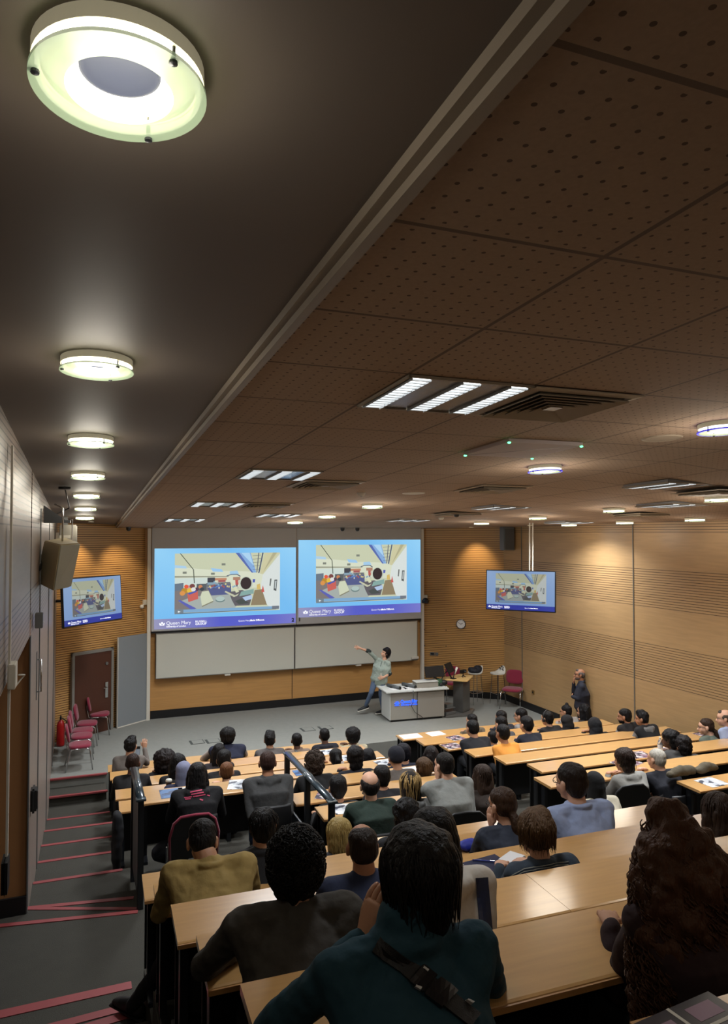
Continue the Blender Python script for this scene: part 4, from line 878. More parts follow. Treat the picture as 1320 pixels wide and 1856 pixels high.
sheet(312, 'P', 'blue leaflet lying on the raised desk', PR3, .27, .3, .02, 'leaflet'); sheet(333, 'P', 'white sheet beside the blue leaflet', PAPER, .1, .28, .02, 'paper'); sheet(437, 'P', 'grey printed brochure beside the man in the dark hoodie', PR2, .3, .34, -.25, 'brochure', dy=.02)
sheet(635, 'G', 'open white booklet beside the balding man in green', PR2, .36, .3, -.2, 'booklet'); sheet(545, 'D', 'tablet-like glossy blue sheet at the middle railing', PR3, .2, .25, 0, 'leaflet'); sheet(590, 'F', 'folded dark leaflet beside the middle railing', PR1, .22, .3, -.5, 'leaflet')
sheet(628, 'C', 'pale blue printout beside the woman with the ponytail', PR2, .3, .28, 0, 'printout'); sheet(700, 'D', 'blue and white printout at the end of the fourth desk', PR2, .32, .3, .1, 'printout'); sheet(748, 'E', 'bright white printout behind the man with short brown hair', PAPER, .26, .28, .1, 'printout')
sheet(597, 'B', 'pale printout in front of the person in the black jacket', PR2, .3, .28, 0, 'printout')
p = onrow(878, 'n2')
NAVY = mat('folder_navy', (22, 32, 66), .45)
o = empty('folder', (p.x+.0, p.y-.02, p.z+.001), .12, 'dark blue folder with a blue pen on top, on the near desk', 'folder'); add_box('cover', NAVY, -.165, .155, -.11, .12, 0, .006, o, bevel=.002); MB().box(-.15, -.115, -.09, -.08, .006, .0066).box(-.14, -.09, .09, .1, .006, .0066).build('white_print', WHITE, o)
o2 = empty('pen', (p.x+.03, p.y+.05, p.z+.012), -.55, 'blue ballpoint pen lying on the dark blue folder', 'pen'); MB().tube([(-.07, 0, 0), (.05, 0, 0), (.06, 0, 0)], [.004, .004, .002], 8).build('barrel', mat('pen_blue', (30, 50, 140), .3), o2, smooth=True); MB().tube([(.03, 0, .004), (.06, 0, .005)], .0015, 6).build('clip', STEEL, o2)
o = empty('notebook', (p.x+.20, p.y+.03, p.z+.001), .5, 'open white notebook between the folder and the brown-haired young man', 'notebook'); add_box('cover', BLACK, -.075, .075, -.055, .055, 0, .004, o); add_box('pages', PAPER, -.07, .075, -.05, .05, .004, .012, o, bevel=.002)
p = onrow(850, 'n3'); bgm = MB().ell((0, 0, .03), (.09, .06, .035)).ell((.05, .01, .025), (.06, .05, .03)); o = link_mesh('pouch', remeshed(bgm, .008, 2, .006, 20, 1), mat('royal_blue', (24, 40, 150), .6), loc=(p.x-.02, p.y-.04, p.z)); tagp(o, 'royal blue soft pouch in front of the woman leaning on her hands', 'pouch')
p = onrow(1238, 'n-1'); o = empty('magazine', (p.x+.03, p.y+.05, p.z+.001), .1, 'open printed magazine at the bottom right corner of the picture', 'magazine')
add_box('pages', PAPER, -.16, .26, -.13, .12, 0, .006, o); add_box('cover', mat('mag_dark', (34, 34, 48), .3), -.16, .26, -.132, .122, .006, .008, o)
mm = MB(); mm.box(-.16, .22, .025, .035, .008, .0088).box(.10, .11, -.1, .122, .008, .0088).box(-.16, .1, -.06, -.053, .008, .0088); mm.build('white_lines', WHITE, o)
for x, y, w_, h_ in ((-.05, -.04, .07, .03), (.03, .05, .05, .04), (-.13, -.11, .06, .03), (.03, -.11, .06, .05), (.14, .05, .09, .05)): MB().box(x, x+w_, y, y+h_, .008, .0086).build('picture_block', mat('mag_pink', (150, 120, 140), .4), o)
pass
# water bottle, cup, coats, side objects
p = onrow(1194, 'F'); o = empty('water_bottle', (p.x, p.y-.04, p.z), 0, 'clear plastic water bottle with a white cap on the long right desk', 'bottle')
MB().lathe([(0, 0), (.036, .0), (.038, .02), (.036, .07), (.038, .13), (.03, .17), (.014, .2), (.014, .21)], 18).build('bottle_body', mat('clear_plastic', (225, 232, 236), .1, trans=.85), o, smooth=True); MB().lathe([(.0, .225), (.016, .225), (.016, .205)], 14).build('cap', WHITE, o); MB().lathe([(.0385, .07), (.0385, .12)], 18).build('wrapper', PAPER, o)
p = onrow(305, 'D'); o = empty('cup', (p.x, p.y-.08, p.z), 0, 'takeaway cup with a white lid beside the person in the headscarf', 'cup'); MB().lathe([(0, 0), (.03, 0), (.042, .13)], 18).build('cup_body', mat('cup_brown', (60, 45, 38), .6), o, smooth=True); MB().lathe([(.044, .125), (.045, .14), (.036, .155), (0, .157)], 18).build('lid', WHITE, o, smooth=True)
OL = mat('olive_cloth', (84, 76, 60), .9, bump=.3, bscale=30)
for u, w_, L in ((1266, .2, 'rolled olive coat lying before the desk corner at the right'), (1312, .16, 'second olive coat bundle at the right edge')):
    p = onrow(u, 'H'); b = MB().loft([(-w_, .0, .07), (0, .02, .09), (w_, .03, .06)], [(.05, .06), (.07, .07), (.05, .05)], 12); o = link_mesh('coat', remeshed(b, .015, 2, .02, 7, u), OL, loc=(p.x, p.y+.25, p.z-.0)); tagp(o, L, 'coat')
b = MB().loft([(0, 0, .0), (.02, .0, -.25), (.0, .02, -.6), (0, .02, -.75)], [(.05, .09), (.06, .12), (.05, .1), (.03, .06)], 14)
o = link_mesh('coat', remeshed(b, .015, 2, .03, 5, 3), mat('coat_black', (24, 24, 28), .9), loc=(.44, 9.35, 1.04)); tagp(o, 'black coat hanging over the desk end beside the left aisle', 'coat')
# ================================================================== PEOPLE
def skinm(k): return mat('skin_%s' % k, {'l': (206, 158, 130), 't': (166, 116, 86), 'd': (92, 60, 44), 'm': (184, 136, 106)}[k], .55, bump=.05, bscale=120, var=.05, vscale=20)
def cloth(rgb): return mat('cloth_%d_%d_%d' % rgb, rgb, .9, bump=.35, bscale=16, var=.1, vscale=5, sheen=.0)
def hairm(rgb): return mat('hair_%d_%d_%d' % rgb, rgb, .5, spec=.2, bump=.8, bscale=60, var=.25, vscale=30, stretch=(1, 1, .15))
BK = (20, 18, 18); DB = (38, 28, 22)
def frame(fwd, up=Vector((0, 0, 1))):
    f = fwd.normalized(); r = f.cross(up).normalized(); u = r.cross(f); return Matrix((r, f, u)).transposed()
def head_prims(mb, c, R, s):
    T = lambda x, y, z: c+R @ Vector((x, y, z))*s
    def E(x, y, z, a, b, d): mb.ell(T(x, y, z), (a*s, b*s, d*s), R, 16, 12)
    E(0, -.012, .038, .076, .094, .082); E(0, .022, -.03, .060, .068, .080); E(0, .062, -.088, .026, .022, .02); E(0, .03, .03, .068, .068, .055)
    E(.040, .058, -.035, .022, .022, .028); E(-.040, .058, -.035, .022, .022, .028)
    mb.loft([T(0, .085, .012), T(0, .100, -.018), T(0, .112, -.034)], [.010*s, .013*s, .015*s], 8); E(.013, .098, -.036, .010, .011, .009); E(-.013, .098, -.036, .010, .011, .009)
    E(0, .088, -.060, .026, .012, .008); E(0, .086, -.069, .022, .013, .008); E(0, .078, .030, .052, .018, .010)
    for k in (-1, 1): E(k*.079, -.008, -.008, .012, .022, .034); E(k*.084, -.014, .004, .008, .018, .02)
def hand_prims(mb, w, d, side, nrm, s=1., curl=.5):
    """palm, four bent fingers and a thumb leaving the side of the palm; w wrist, d pointing dir, side thumb dir, nrm back of hand"""
    d = d.normalized(); side = (side-d*side.dot(d)).normalized(); n = d.cross(side).normalized()
    if n.dot(nrm) < 0: n = -n
    pc = w+d*.085*s
    mb.loft([w-d*.02*s, w+d*.02*s, w+d*.06*s, pc], [(.027*s, .02*s), (.034*s, .017*s), (.042*s, .015*s), (.040*s, .012*s)], 12, xdir=side)
    for i, (o, L) in enumerate(((.030, .074), (.010, .083), (-.010, .077), (-.029, .060))):
        a = pc+side*o*s-d*.008*s; dd = (d+side*(o*2.2)).normalized(); c1 = curl*.7; p = [a]
        for k, f in enumerate((.45, .3, .25)):
            ang = c1*(k+.6); v = dd*math.cos(ang)-n*math.sin(ang); p.append(p[-1]+v*L*f*s)
        mb.loft(p, [.0092*s, .0088*s, .008*s, .0066*s], 8)
    b = w+d*.028*s+side*.026*s; v = (d*.75+side*.7-n*.25).normalized(); v2 = (d*.95+side*.25-n*.4*curl).normalized()
    mb.loft([b-side*.012*s, b+v*.032*s, b+v*.032*s+v2*.026*s, b+v*.032*s+v2*.048*s], [.013*s, .0115*s, .010*s, .008*s], 8)
def hair_build(style, c, R, s, vox, seed, neck):
    """returns closed shapes and displacement"""
    mb = MB(); T = lambda x, y, z: c+R @ Vector((x, y, z))*s
    def E(x, y, z, a, b, d): mb.ell(T(x, y, z), (a*s, b*s, d*s), R, 16, 12)
    disp, sc = .006, 14
    if style in ('short', 'pony', 'bun', 'long', 'bob', 'thick', 'longish', 'tied'):
        E(0, -.018, .055, .087, .100, .078); E(0, -.045, .012, .084, .072, .085); E(0, -.055, -.03, .064, .052, .055)
    if style == 'thick': E(0, -.02, .068, .100, .110, .086); E(0, -.03, .015, .103, .09, .085); E(0, -.055, -.055, .082, .06, .07); disp = .012
    if style == 'crew': E(0, -.02, .052, .082, .096, .076); E(0, -.045, .01, .079, .068, .08); E(0, -.05, -.03, .06, .05, .04); disp = .002
    if style == 'quiff': E(0, -.018, .055, .087, .100, .078); E(0, -.045, .012, .082, .070, .085); E(0, .03, .105, .06, .06, .045); E(.02, .0, .115, .055, .06, .035); disp = .014
    if style == 'buzz': E(0, -.02, .045, .079, .094, .078); E(0, -.042, .012, .077, .07, .08); disp = .001
    if style == 'balding':
        E(0, -.058, .005, .080, .052, .070)
        for k in (-1, 1): E(k*.062, -.02, .025, .022, .06, .045)
        E(0, -.05, -.035, .06, .05, .04); E(0, .045, .085, .05, .035, .03); disp = .003
    if style == 'thin':
        E(0, -.03, .05, .082, .090, .066); E(0, -.052, .005, .081, .06, .08); disp = .003
    if style == 'afro': E(0, -.025, .06, .125, .122, .112); E(0, -.05, .0, .11, .09, .09); disp, sc = .01, 30
    if style == 'bigafro': E(0, -.03, .05, .15, .14, .135); E(0, -.06, -.04, .13, .1, .12); disp, sc = .02, 22
    if style == 'curly': E(0, -.02, .055, .105, .112, .09); E(0, -.045, .0, .102, .085, .1); E(0, -.06, -.06, .085, .06, .06); disp, sc = .016, 26
    if style == 'mop': E(0, -.01, .055, .092, .106, .08); E(0, -.04, .01, .092, .08, .085); E(.02, -.02, .09, .075, .08, .06); disp, sc = .012, 16
    if style == 'cap': E(0, -.012, .05, .092, .105, .084); E(0, -.04, .02, .09, .075, .07); disp = .0
    if style in ('long', 'tied'):
        mb.loft([T(0, -.06, .03), T(0, -.078, -.08), T(0, -.095, -.2), T(0, -.10, -.32)], [(.088*s, .06*s), (.092*s, .055*s), (.10*s, .045*s), (.07*s, .03*s)], 14, xdir=R @ Vector((1, 0, 0))); disp = .008
        for k in (-1, 1): mb.loft([T(k*.075, -.0, .03), T(k*.085, -.01, -.08), T(k*.09, -.03, -.2)], [.03*s, .034*s, .03*s], 10)
    if style == 'longish': mb.loft([T(0, -.05, .03), T(0, -.07, -.08), T(0, -.075, -.15)], [(.088*s, .065*s), (.08*s, .05*s), (.06*s, .03*s)], 14, xdir=R @ Vector((1, 0, 0)))
    if style == 'bob':
        mb.loft([T(0, -.03, .05), T(0, -.04, -.03), T(0, -.045, -.11), T(0, -.045, -.135)], [(.088*s, .09*s), (.098*s, .082*s), (.088*s, .07*s), (.05*s, .05*s)], 18, xdir=R @ Vector((1, 0, 0))); disp = .005
    if style == 'pony': mb.loft([T(0, -.10, .04), T(0, -.15, .0), T(0, -.145, -.1), T(0, -.13, -.22)], [.03*s, .038*s, .036*s, .014*s], 10)
    if style == 'lowpony': E(0, -.018, .055, .084, .098, .075); E(0, -.045, .012, .082, .070, .082); mb.loft([T(0, -.09, -.03), T(0, -.13, -.07), T(0, -.14, -.18), T(0, -.12, -.26)], [.026*s, .036*s, .036*s, .012*s], 10)
    if style == 'bun': E(0, -.03, .145, .035, .035, .03)
    if style == 'hijab':
        E(0, -.005, .035, .094, .108, .096); E(0, -.03, -.02, .092, .09, .1)
        mb.loft([T(0, -.02, -.02), T(0, -.025, -.12), T(0, -.02, -.2), T(0, -.01, -.24)], [(.09*s, .09*s), (.095*s, .09*s), (.15*s, .11*s), (.16*s, .11*s)], 18, xdir=R @ Vector((1, 0, 0))); disp, sc = .006, 8
    if style == 'hood':
        E(0, -.02, .04, .108, .118, .11); E(0, -.05, -.05, .105, .10, .1); mb.loft([T(0, -.03, -.05), T(0, -.04, -.16)], [(.1*s, .1*s), (.14*s, .11*s)], 16, xdir=R @ Vector((1, 0, 0))); disp, sc = .01, 9
    if style == 'curlylong':
        mb.loft([T(0, -.0, .12), T(.0, -.02, .06), T(0.005, -.05, -.05), T(.01, -.08, -.20), T(.015, -.10, -.34), T(.02, -.10, -.44)], [(.07*s, .08*s), (.115*s, .12*s), (.175*s, .12*s), (.225*s, .11*s), (.235*s, .09*s), (.19*s, .06*s)], 22, xdir=R @ Vector((1, 0, 0))); disp, sc = .03, 13
    return mb, disp, sc
def locks(mb, style, c, R, s, n, seed):
    rnd = random.Random(seed); T = lambda x, y, z: c+R @ Vector((x, y, z))*s
    if style == 'curlylong':
        for i in range(n):   # spiral curls hanging over the whole mass
            t = rnd.random()**.8; a = rnd.uniform(math.pi*.92, math.pi*2.08); k = t*4.999
            rx = np.interp(t, [0, .15, .35, .65, .9, 1], [.065, .12, .18, .228, .238, .20]); ry = np.interp(t, [0, .15, .35, .65, .9, 1], [.07, .115, .12, .11, .09, .06])
            z = .135-.57*t; cyy = -.0-.11*min(1, t*1.2); L = rnd.uniform(.07, .15); pts = []; ph = rnd.random()*6.28; rr = rnd.uniform(.006, .013); k = 16
            for j in range(k+1):
                f = j/k; ang = ph+f*L*rnd.uniform(118, 122); g = 1.0+.02*f
                x = math.cos(a)*rx*g+rr*math.cos(ang); y = cyy+math.sin(a)*ry*g+rr*math.sin(ang); pts.append(T(x+.01*t, y, z-L*f))
            mb.tube(pts, [.0042*s*(1-.5*abs(2*j/k-1)) for j in range(k+1)], 4)
    elif style in ('curly', 'afro'):
        for i in range(n):
            th = math.acos(rnd.uniform(-.75, 1)); a = rnd.uniform(0, 6.28); d = Vector((math.sin(th)*math.cos(a), math.sin(th)*math.sin(a), math.cos(th)))
            if d.y > .45 and d.z < .45: continue
            b = Vector((0, -.028, .035))+Vector((d.x*.104, d.y*.106, d.z*.108+(-.03 if d.z < 0 else 0))); tx_ = d.orthogonal().normalized(); ty_ = d.cross(tx_); rr = rnd.uniform(.007, .012); ph = rnd.random()*6.28; k = 9
            pts = [T(*(b+d*(.002+.009*j/k)+tx_*rr*math.cos(ph+j*.85)+ty_*rr*math.sin(ph+j*.85))) for j in range(k+1)]
            mb.tube(pts, .0032*s, 4)
    else:
        ln = {'thick': .145, 'mop': .13, 'bob': .22, 'long': .3, 'short': .1, 'longish': .2}.get(style, .1)
        for i in range(n):
            a = rnd.uniform(0, 6.28); th0 = rnd.uniform(.05, 1.5); k = 8; pts = []; wv = rnd.uniform(-.5, .5); rad = rnd.uniform(.0, .006); px = None
            rx, ry, rz = {'thick': (.104, .112, .092), 'mop': (.096, .108, .088), 'bob': (.095, .1, .085)}.get(style, (.09, .103, .082))
            if math.sin(a) > .35 and th0 > .9: continue
            for j in range(k+1):
                f = j/k; th = th0+f*ln/.1; zz = 0
                if th > 1.65: zz = -(th-1.65)*.1; th = 1.65
                aa = a+wv*f*.35+.06*math.sin(7*f+i)
                x = math.sin(th)*math.cos(aa)*(rx+rad); y = math.sin(th)*math.sin(aa)*(ry+rad)-.02; z = .04+math.cos(th)*(rz+rad)+zz
                if zz < 0: x *= 1+zz*.9; y = y-zz*.0 if y < 0 else y
                if y > .055 and z < .055: break
                pts.append(T(x, y, z))
            if len(pts) > 3: m = len(pts)-1; mb.tube(pts, [max(.0006, .0046*s*(1-(j/m))**.6) for j in range(m+1)], 4)
PEOPLE = []
def person(L, J, o):
    """J: world joints. o: options"""
    root = empty('person', J['base'], 0, L, 'person', o.get('group')); b = Vector(J['base']); W_ = lambda p: Vector(p)-b
    det = o.get('det', 0); vox = (.015, .011, .0065)[det]; s = o.get('s', 1.); hs = o.get('hs', 1.)
    H = W_(J['head']); R = frame(Vector(J['look'])); side = (W_(J['shR'])-W_(J['shL'])); side.z *= .3; side.normalize()
    nk = W_(J['neck']); cz = W_(J['chest']); hp = W_(J['hip']); sh = {1: W_(J['shR']), -1: W_(J['shL'])}; el = {1: W_(J['elR']), -1: W_(J['elL'])}; wr = {1: W_(J['wrR']), -1: W_(J['wrL'])}
    sk = skinm(o.get('skin', 'm')); g = o.get('girth', 1.)
    def limb(mb, a, c_, r0, r1, n=12, e=0.): mb.loft([a, (a+c_)/2, c_], [r0, (r0+r1)/2*1.03, r1], n)
    # continuous body: head, neck, trunk, arms (legs when standing or seated), hands
    mb = MB(); head_prims(mb, H, R, hs)
    mb.loft([H+R @ Vector((0, -.03, -.04))*hs, H*.45+nk*.55+R @ Vector((0, -.01, 0)), nk+Vector((0, 0, -.03))], [.053*hs, .053*s, .062*s], 14)
    def trunk(mb, k):
        mb.loft([hp, hp*.55+cz*.45, cz, cz*.35+nk*.65-Vector((0, 0, .03)), nk-Vector((0, 0, .015))], [(.165*g*s+k, .12*g*s+k), (.148*g*s+k, .105*g*s+k), (.172*g*s+k, .118*g*s+k), (.158*s*g+k, .092*s+k), (.072*s+k, .064*s+k)], 20, xdir=side)
        for q_ in (-1, 1):
            mb.loft([nk-Vector((0, 0, .03)), (nk+sh[q_])/2-Vector((0, 0, .012)), sh[q_]], [.05*s+k, .052*s+k, .056*s+k], 12)
            mb.loft([sh[q_], cz+side*q_*.1*s], [.055*s+k, .08*s+k], 12)
    trunk(mb, -.008)
    for q_ in (-1, 1): limb(mb, sh[q_], el[q_], .045*s, .036*s); limb(mb, el[q_], wr[q_], .037*s, .024*s)
    hpj = {}
    if 'knR' in J:
        for q_, k_ in ((1, 'R'), (-1, 'L')):
            hq = hp+side*q_*.09*s; kn = W_(J['kn'+k_]); an = W_(J['an'+k_]); hpj[q_] = (hq, kn, an)
            limb(mb, hq, kn, .07*s, .048*s); limb(mb, kn, an, .046*s, .032*s)
    me = remeshed(mb, vox, 2)
    hb = MB()
    for q_ in (-1, 1):
        hd = Vector(J.get('hd'+('R' if q_ > 0 else 'L'), wr[q_]-el[q_])); nr = Vector(J.get('hn'+('R' if q_ > 0 else 'L'), (0, 0, 1)))
        ts = Vector(J.get('ht'+('R' if q_ > 0 else 'L'), side*(-q_)+Vector((0, 0, .3)))); hand_prims(hb, wr[q_], hd, ts, nr, .95*s, o.get('curl', .5))
    join_raw(me, hb); body = link_mesh('body', me, sk, root)
    # clothing
    cm = cloth(o['shirt']); mb = MB(); trunk(mb, .006); slv = o.get('sleeve', 1.)
    for q_ in (-1, 1):
        if slv >= 1: limb(mb, sh[q_], el[q_], .057*s, .047*s); limb(mb, el[q_], el[q_].lerp(wr[q_], .93), .048*s, .036*s)
        elif slv > .5: limb(mb, sh[q_], el[q_], .055*s, .047*s); mb.loft([el[q_], el[q_].lerp(wr[q_], .22)], [.048*s, .046*s], 12)
        elif slv > 0: limb(mb, sh[q_], sh[q_].lerp(el[q_], .7), .058*s, .056*s)
    up_ = Vector((0, 0, 1)); bk = Vector((-side.y, side.x, 0))*-1   # behind the person
    if bk.dot(R @ Vector((0, 1, 0))) > 0: bk = -bk
    ex = o.get('extra', '')
    if 'hoodie' in ex:
        mb.loft([nk+side*.11*s-bk*.02, nk+side*.085*s+bk*.075*s+up_*.0, nk+bk*.10*s-up_*.03, nk-side*.085*s+bk*.075*s+up_*.0, nk-side*.11*s-bk*.02], [.024*s, .034*s, .045*s, .034*s, .024*s], 10)
        mb.loft([nk+bk*.09*s+up_*.01, nk+bk*.115*s-up_*.09], [(.075*s, .035*s), (.035*s, .02*s)], 12, xdir=side)
    if 'collar' in ex:
        pts = [nk+side*math.cos(a)*.066*s+bk*math.sin(a)*.062*s+up_*(.012+.012*math.sin(a)) for a in [math.radians(x) for x in range(-60, 250, 20)]]
        mb.tube(pts, (.018 if 'high' not in ex else .03)*s, 8)
        if 'high' in ex: mb.loft([nk-up_*.02, nk.lerp(H, .25), nk.lerp(H, .48)], [(.085*s, .08*s), (.082*s, .08*s), (.08*s, .078*s)], 18, xdir=side)
    me = remeshed(mb, vox*1.1, 4, .004+.006*(det == 2), 7+4*(det == 2), len(PEOPLE))
    shirt = link_mesh(o.get('garment', 'shirt'), me, cm, root)
    if o.get('vest'):
        mb = MB(); trunk(mb, .02); link_mesh('gilet', remeshed(mb, vox*1.2, 4), cloth(o['vest']), root)
    if hpj:
        mb = MB(); gg = min(g, 1.06); mb.ell(hp, (.165*s*gg, .13*s*gg, .12*s))
        for q_ in (-1, 1): hq, kn, an = hpj[q_]; limb(mb, hq, kn, .086*s, .062*s); limb(mb, kn, an.lerp(kn, .08), .06*s, .05*s)
        link_mesh('trousers', remeshed(mb, max(vox, .011), 3, .006, 8, 3), cloth(o.get('trousers', (26, 28, 34))), root)
        for q_, k_ in ((1, 'R'), (-1, 'L')):
            an = hpj[q_][2]; f = Vector(J.get('ft'+k_, J['look'])); f = Vector((f.x, f.y, f.z if 'ft'+k_ in J else 0)).normalized()
            sm = MB().loft([an-f*.05-up_*.03, an+f*.03-up_*.04, an+f*.12-up_*.05, an+f*.19-up_*.055], [(.036, .045), (.04, .045), (.042, .032), (.036, .024)], 12, xdir=f.cross(up_).normalized())
            sl = MB().loft([an-f*.07-up_*.075, an+f*.2-up_*.085], [(.04, .012), (.042, .012)], 12, xdir=f.cross(up_).normalized())
            so_ = link_mesh('shoe', remeshed(sm, .009, 2), mat('shoe_black', (24, 26, 28), .6), root); sl.build('sole', WHITE if o.get('whitesole') else BLACK, so_, smooth=True)
    # hair
    st = o.get('hair', 'short')
    if st != 'bald':
        hm = hairm(o.get('hc', BK)) if st not in ('hijab', 'hood', 'cap') else cloth(o.get('hc', BK))
        mb, dp, sc = hair_build(st, H, R, hs, vox, len(PEOPLE), nk); me = remeshed(mb, vox if det < 2 else .009, 2, dp, sc, len(PEOPLE))
        if o.get('locks'):
            lb = MB(); locks(lb, st, H, R, hs, o['locks'], len(PEOPLE)); join_raw(me, lb)
        ho = link_mesh({'hijab': 'headscarf', 'hood': 'hood', 'cap': 'cap'}.get(st, 'hair'), me, hm, root)
        if o.get('streak'):
            lb = MB(); locks(lb, 'bob', H, R, hs*1.01, 90, 5); me2 = lb.mesh('streaks'); link_mesh('hair_streaks', me2, hairm(o['streak']), ho, smooth=True)
    T = lambda x, y, z: H+R @ Vector((x, y, z))*hs
    for k in (-1, 1):
        MB().ell(T(k*.031, .079, .006), (.012*hs, .009*hs, .007*hs), R).build('eye', mat('eye_dark', (30, 22, 18), .2), root, smooth=True)
    if 'glasses' in ex:
        gm = MB()
        for k in (-1, 1):
            gm.tube([T(k*.032+.024*math.cos(a), .098, .004+.018*math.sin(a)) for a in [x*math.pi/8 for x in range(17)]], .0022, 6); gm.tube([T(k*.056, .097, .008), T(k*.082, .05, .01), T(k*.086, -.01, .004)], .0022, 6)
        gm.tube([T(-.009, .1, .006), T(.009, .1, .006)], .002, 6); gm.build('glasses', BLKM, root)
    if 'beard' in ex:
        mb = MB().ell(T(0, .03, -.066), (.062*hs, .066*hs, .046*hs), R).ell(T(0, .07, -.09), (.03*hs, .02*hs, .022*hs), R); link_mesh('beard', remeshed(mb, .009, 1, .002, 30), hairm(o.get('hc', BK)), root)
    if 'headphones' in ex:
        hp_ = MB().tube([T(math.cos(a)*.1, -.005, .02+math.sin(a)*.12) for a in [x*math.pi/10 for x in range(11)]], .009, 8)
        for k in (-1, 1): hp_.ell(T(k*.098, -.005, -.005), (.02, .035, .04), R)
        hp_.build('headphones', BLACK, root, smooth=True)
    PEOPLE.append(root); return root, shirt, body
SEATN = 0
def seated(L, u, v, row, dy=0., depth=None, pose='desk', turn=0., pitch=-4, roll=0., lean=.16, **o):
    global SEATN
    y0, dz = ROWS[row]; fl_ = dz-.72; near = DW+(.04 if row == 'P' else 0); r = ray(u, v)
    yh = y0-near-.10+dy; t = (yh+.028*.48)/(r.y+.028*r.x); H = EY+r*t
    far = row[0] != 'n'; s = o.get('s', 1.04)*(1.08 if far else 1); hs = o.get('hs', 1.08 if far else 1.0)*(1.15 if far else 1); o['hs'] = hs; o['s'] = s
    tgt = Vector((5.2, 18, 3.0)); f = (tgt-H); f.z = 0; f.normalize(); f = (f+Vector((0, .9, 0))).normalized()   # sits square to the desk, head turned to the screens
    bodyf = (f+Vector((0, 1.2, 0))).normalized(); bodyf = Matrix.Rotation(math.radians(o.get('bturn', 0)), 3, 'Z') @ bodyf
    sd = Vector((bodyf.y, -bodyf.x, 0)); up_ = Vector((0, 0, 1))
    hf = Matrix.Rotation(math.radians(turn), 3, 'Z') @ f; hf.z = math.tan(math.radians(pitch)); hf.normalize()
    Rh = frame(hf); nk = H+Rh @ Vector((0, -.05, -.125))*hs-up_*.008-bodyf*.0
    bs_ = o.get('bshift', 0); nk = nk+sd*bs_*.7; seat = fl_+.43; hip = Vector((nk.x, nk.y, seat+.1))-bodyf*lean+sd*bs_*.5
    if nk.z-hip.z > .62: hip.z = nk.z-.62
    if nk.z-hip.z < .38: hip.z = nk.z-.38
    ch = hip.lerp(nk, .62)-bodyf*.035
    shw = .175*s*o.get('girth', 1.)**.5; drop = .035*s; raise_ = o.get('shrug', 0)
    J = dict(base=(hip.x, hip.y, hip.z-.53), head=H, look=hf, neck=nk, chest=ch, hip=hip)
    S_ = {1: nk+sd*shw-up_*(drop-raise_)-bodyf*.01, -1: nk-sd*shw-up_*(drop-raise_)-bodyf*.01}
    edge = nk.copy(); yy_ = rowy(y0, nk.x)-near   # near edge
    def clampd(a, b, L_): d = b-a; return a+d.normalized()*L_ if d.length > 1e-5 else b
    def arm(q_, ps):
        sh = S_[q_]
        if isinstance(ps, Vector):
            d_ = ps-sh; L_ = min(d_.length, .5); w = sh+d_.normalized()*L_; e_ = (sh+w)/2-up_*math.sqrt(max(.0, .07-L_*L_/4))+sd*q_*.03; return e_, w, Vector((ps.x-e_.x, ps.y-e_.y, .0)), up_, -sd*q_
        if ps == 'desk':
            e_ = clampd(sh, sh-up_*.25+bodyf*.12+sd*q_*.06, .285*s); w = clampd(e_, Vector((nk.x, yy_+.16, dz+.05))+sd*q_*.06, .24*s)
            if w.z < dz+.03 and w.y > yy_: w.z = dz+.03
            return e_, w, Vector((w.x-e_.x, w.y-e_.y, -.02)), up_, -sd*q_
        if ps == 'wide':
            e_ = clampd(sh, Vector((sh.x, yy_+.06, dz+.05))+sd*q_*.11, .285*s); w = clampd(e_, Vector((nk.x, yy_+.25, dz+.04))+sd*q_*.04, .24*s)
            return e_, w, Vector((w.x-e_.x, w.y-e_.y, 0)), up_, bodyf
        if ps == 'chin':
            w = H+Rh @ Vector((q_*.055, .05, -.15)); e_ = clampd(sh, Vector((sh.x, yy_+.05, dz+.05))+sd*q_*.02, .285*s); e_ = w+(e_-w).normalized()*min(.24, (e_-w).length)
            return e_, w, (H+Rh @ Vector((q_*.06, .07, -.02))-w), sd*q_+bodyf*.3, -bodyf
        if ps == 'chinwide':
            w = H+Rh @ Vector((q_*.10, .06, -.13)); e_ = clampd(sh, sh-up_*.2+sd*q_*.15+bodyf*.12, .28*s); w = e_+(w-e_).normalized()*min(.38, (w-e_).length)
            return e_, w, (H+Rh @ Vector((q_*.085, .07, 0))-w), sd*q_+bodyf*.2, bodyf*-.4-sd*q_*.2
        if ps == 'up':
            e_ = clampd(sh, sh+bodyf*.2+sd*q_*.05-up_*.12, .27*s); w = clampd(e_, e_+bodyf*.12+up_*.2-sd*q_*.05, .23*s)
            return e_, w, up_+bodyf*.3, -bodyf, -sd*q_
        e_ = clampd(sh, hip+sd*q_*.22+up_*.12+bodyf*.02, .28*s); w = clampd(e_, hip+sd*q_*.06+bodyf*.25+up_*.06, .24*s)
        return e_, w, w-e_, up_, -sd*q_
    ps = pose if isinstance(pose, tuple) else (pose, pose)   # (left, right)
    for q_, k_, p_ in ((-1, 'L', ps[0]), (1, 'R', ps[1])):
        e_, w, hd, hn, ht = arm(q_, p_); J['sh'+k_] = S_[q_]; J['el'+k_] = e_; J['wr'+k_] = w; J['hd'+k_] = hd; J['hn'+k_] = hn; J['ht'+k_] = ht
    for q_, k_ in ((-1, 'L'), (1, 'R')):
        kn = hip+sd*q_*.12+bodyf*.40-up_*.02; an = Vector((kn.x, kn.y, hip.z-.53+.095))+bodyf*.04; J['kn'+k_] = kn; J['an'+k_] = an
    root, sh_, bd = person(L, J, o)
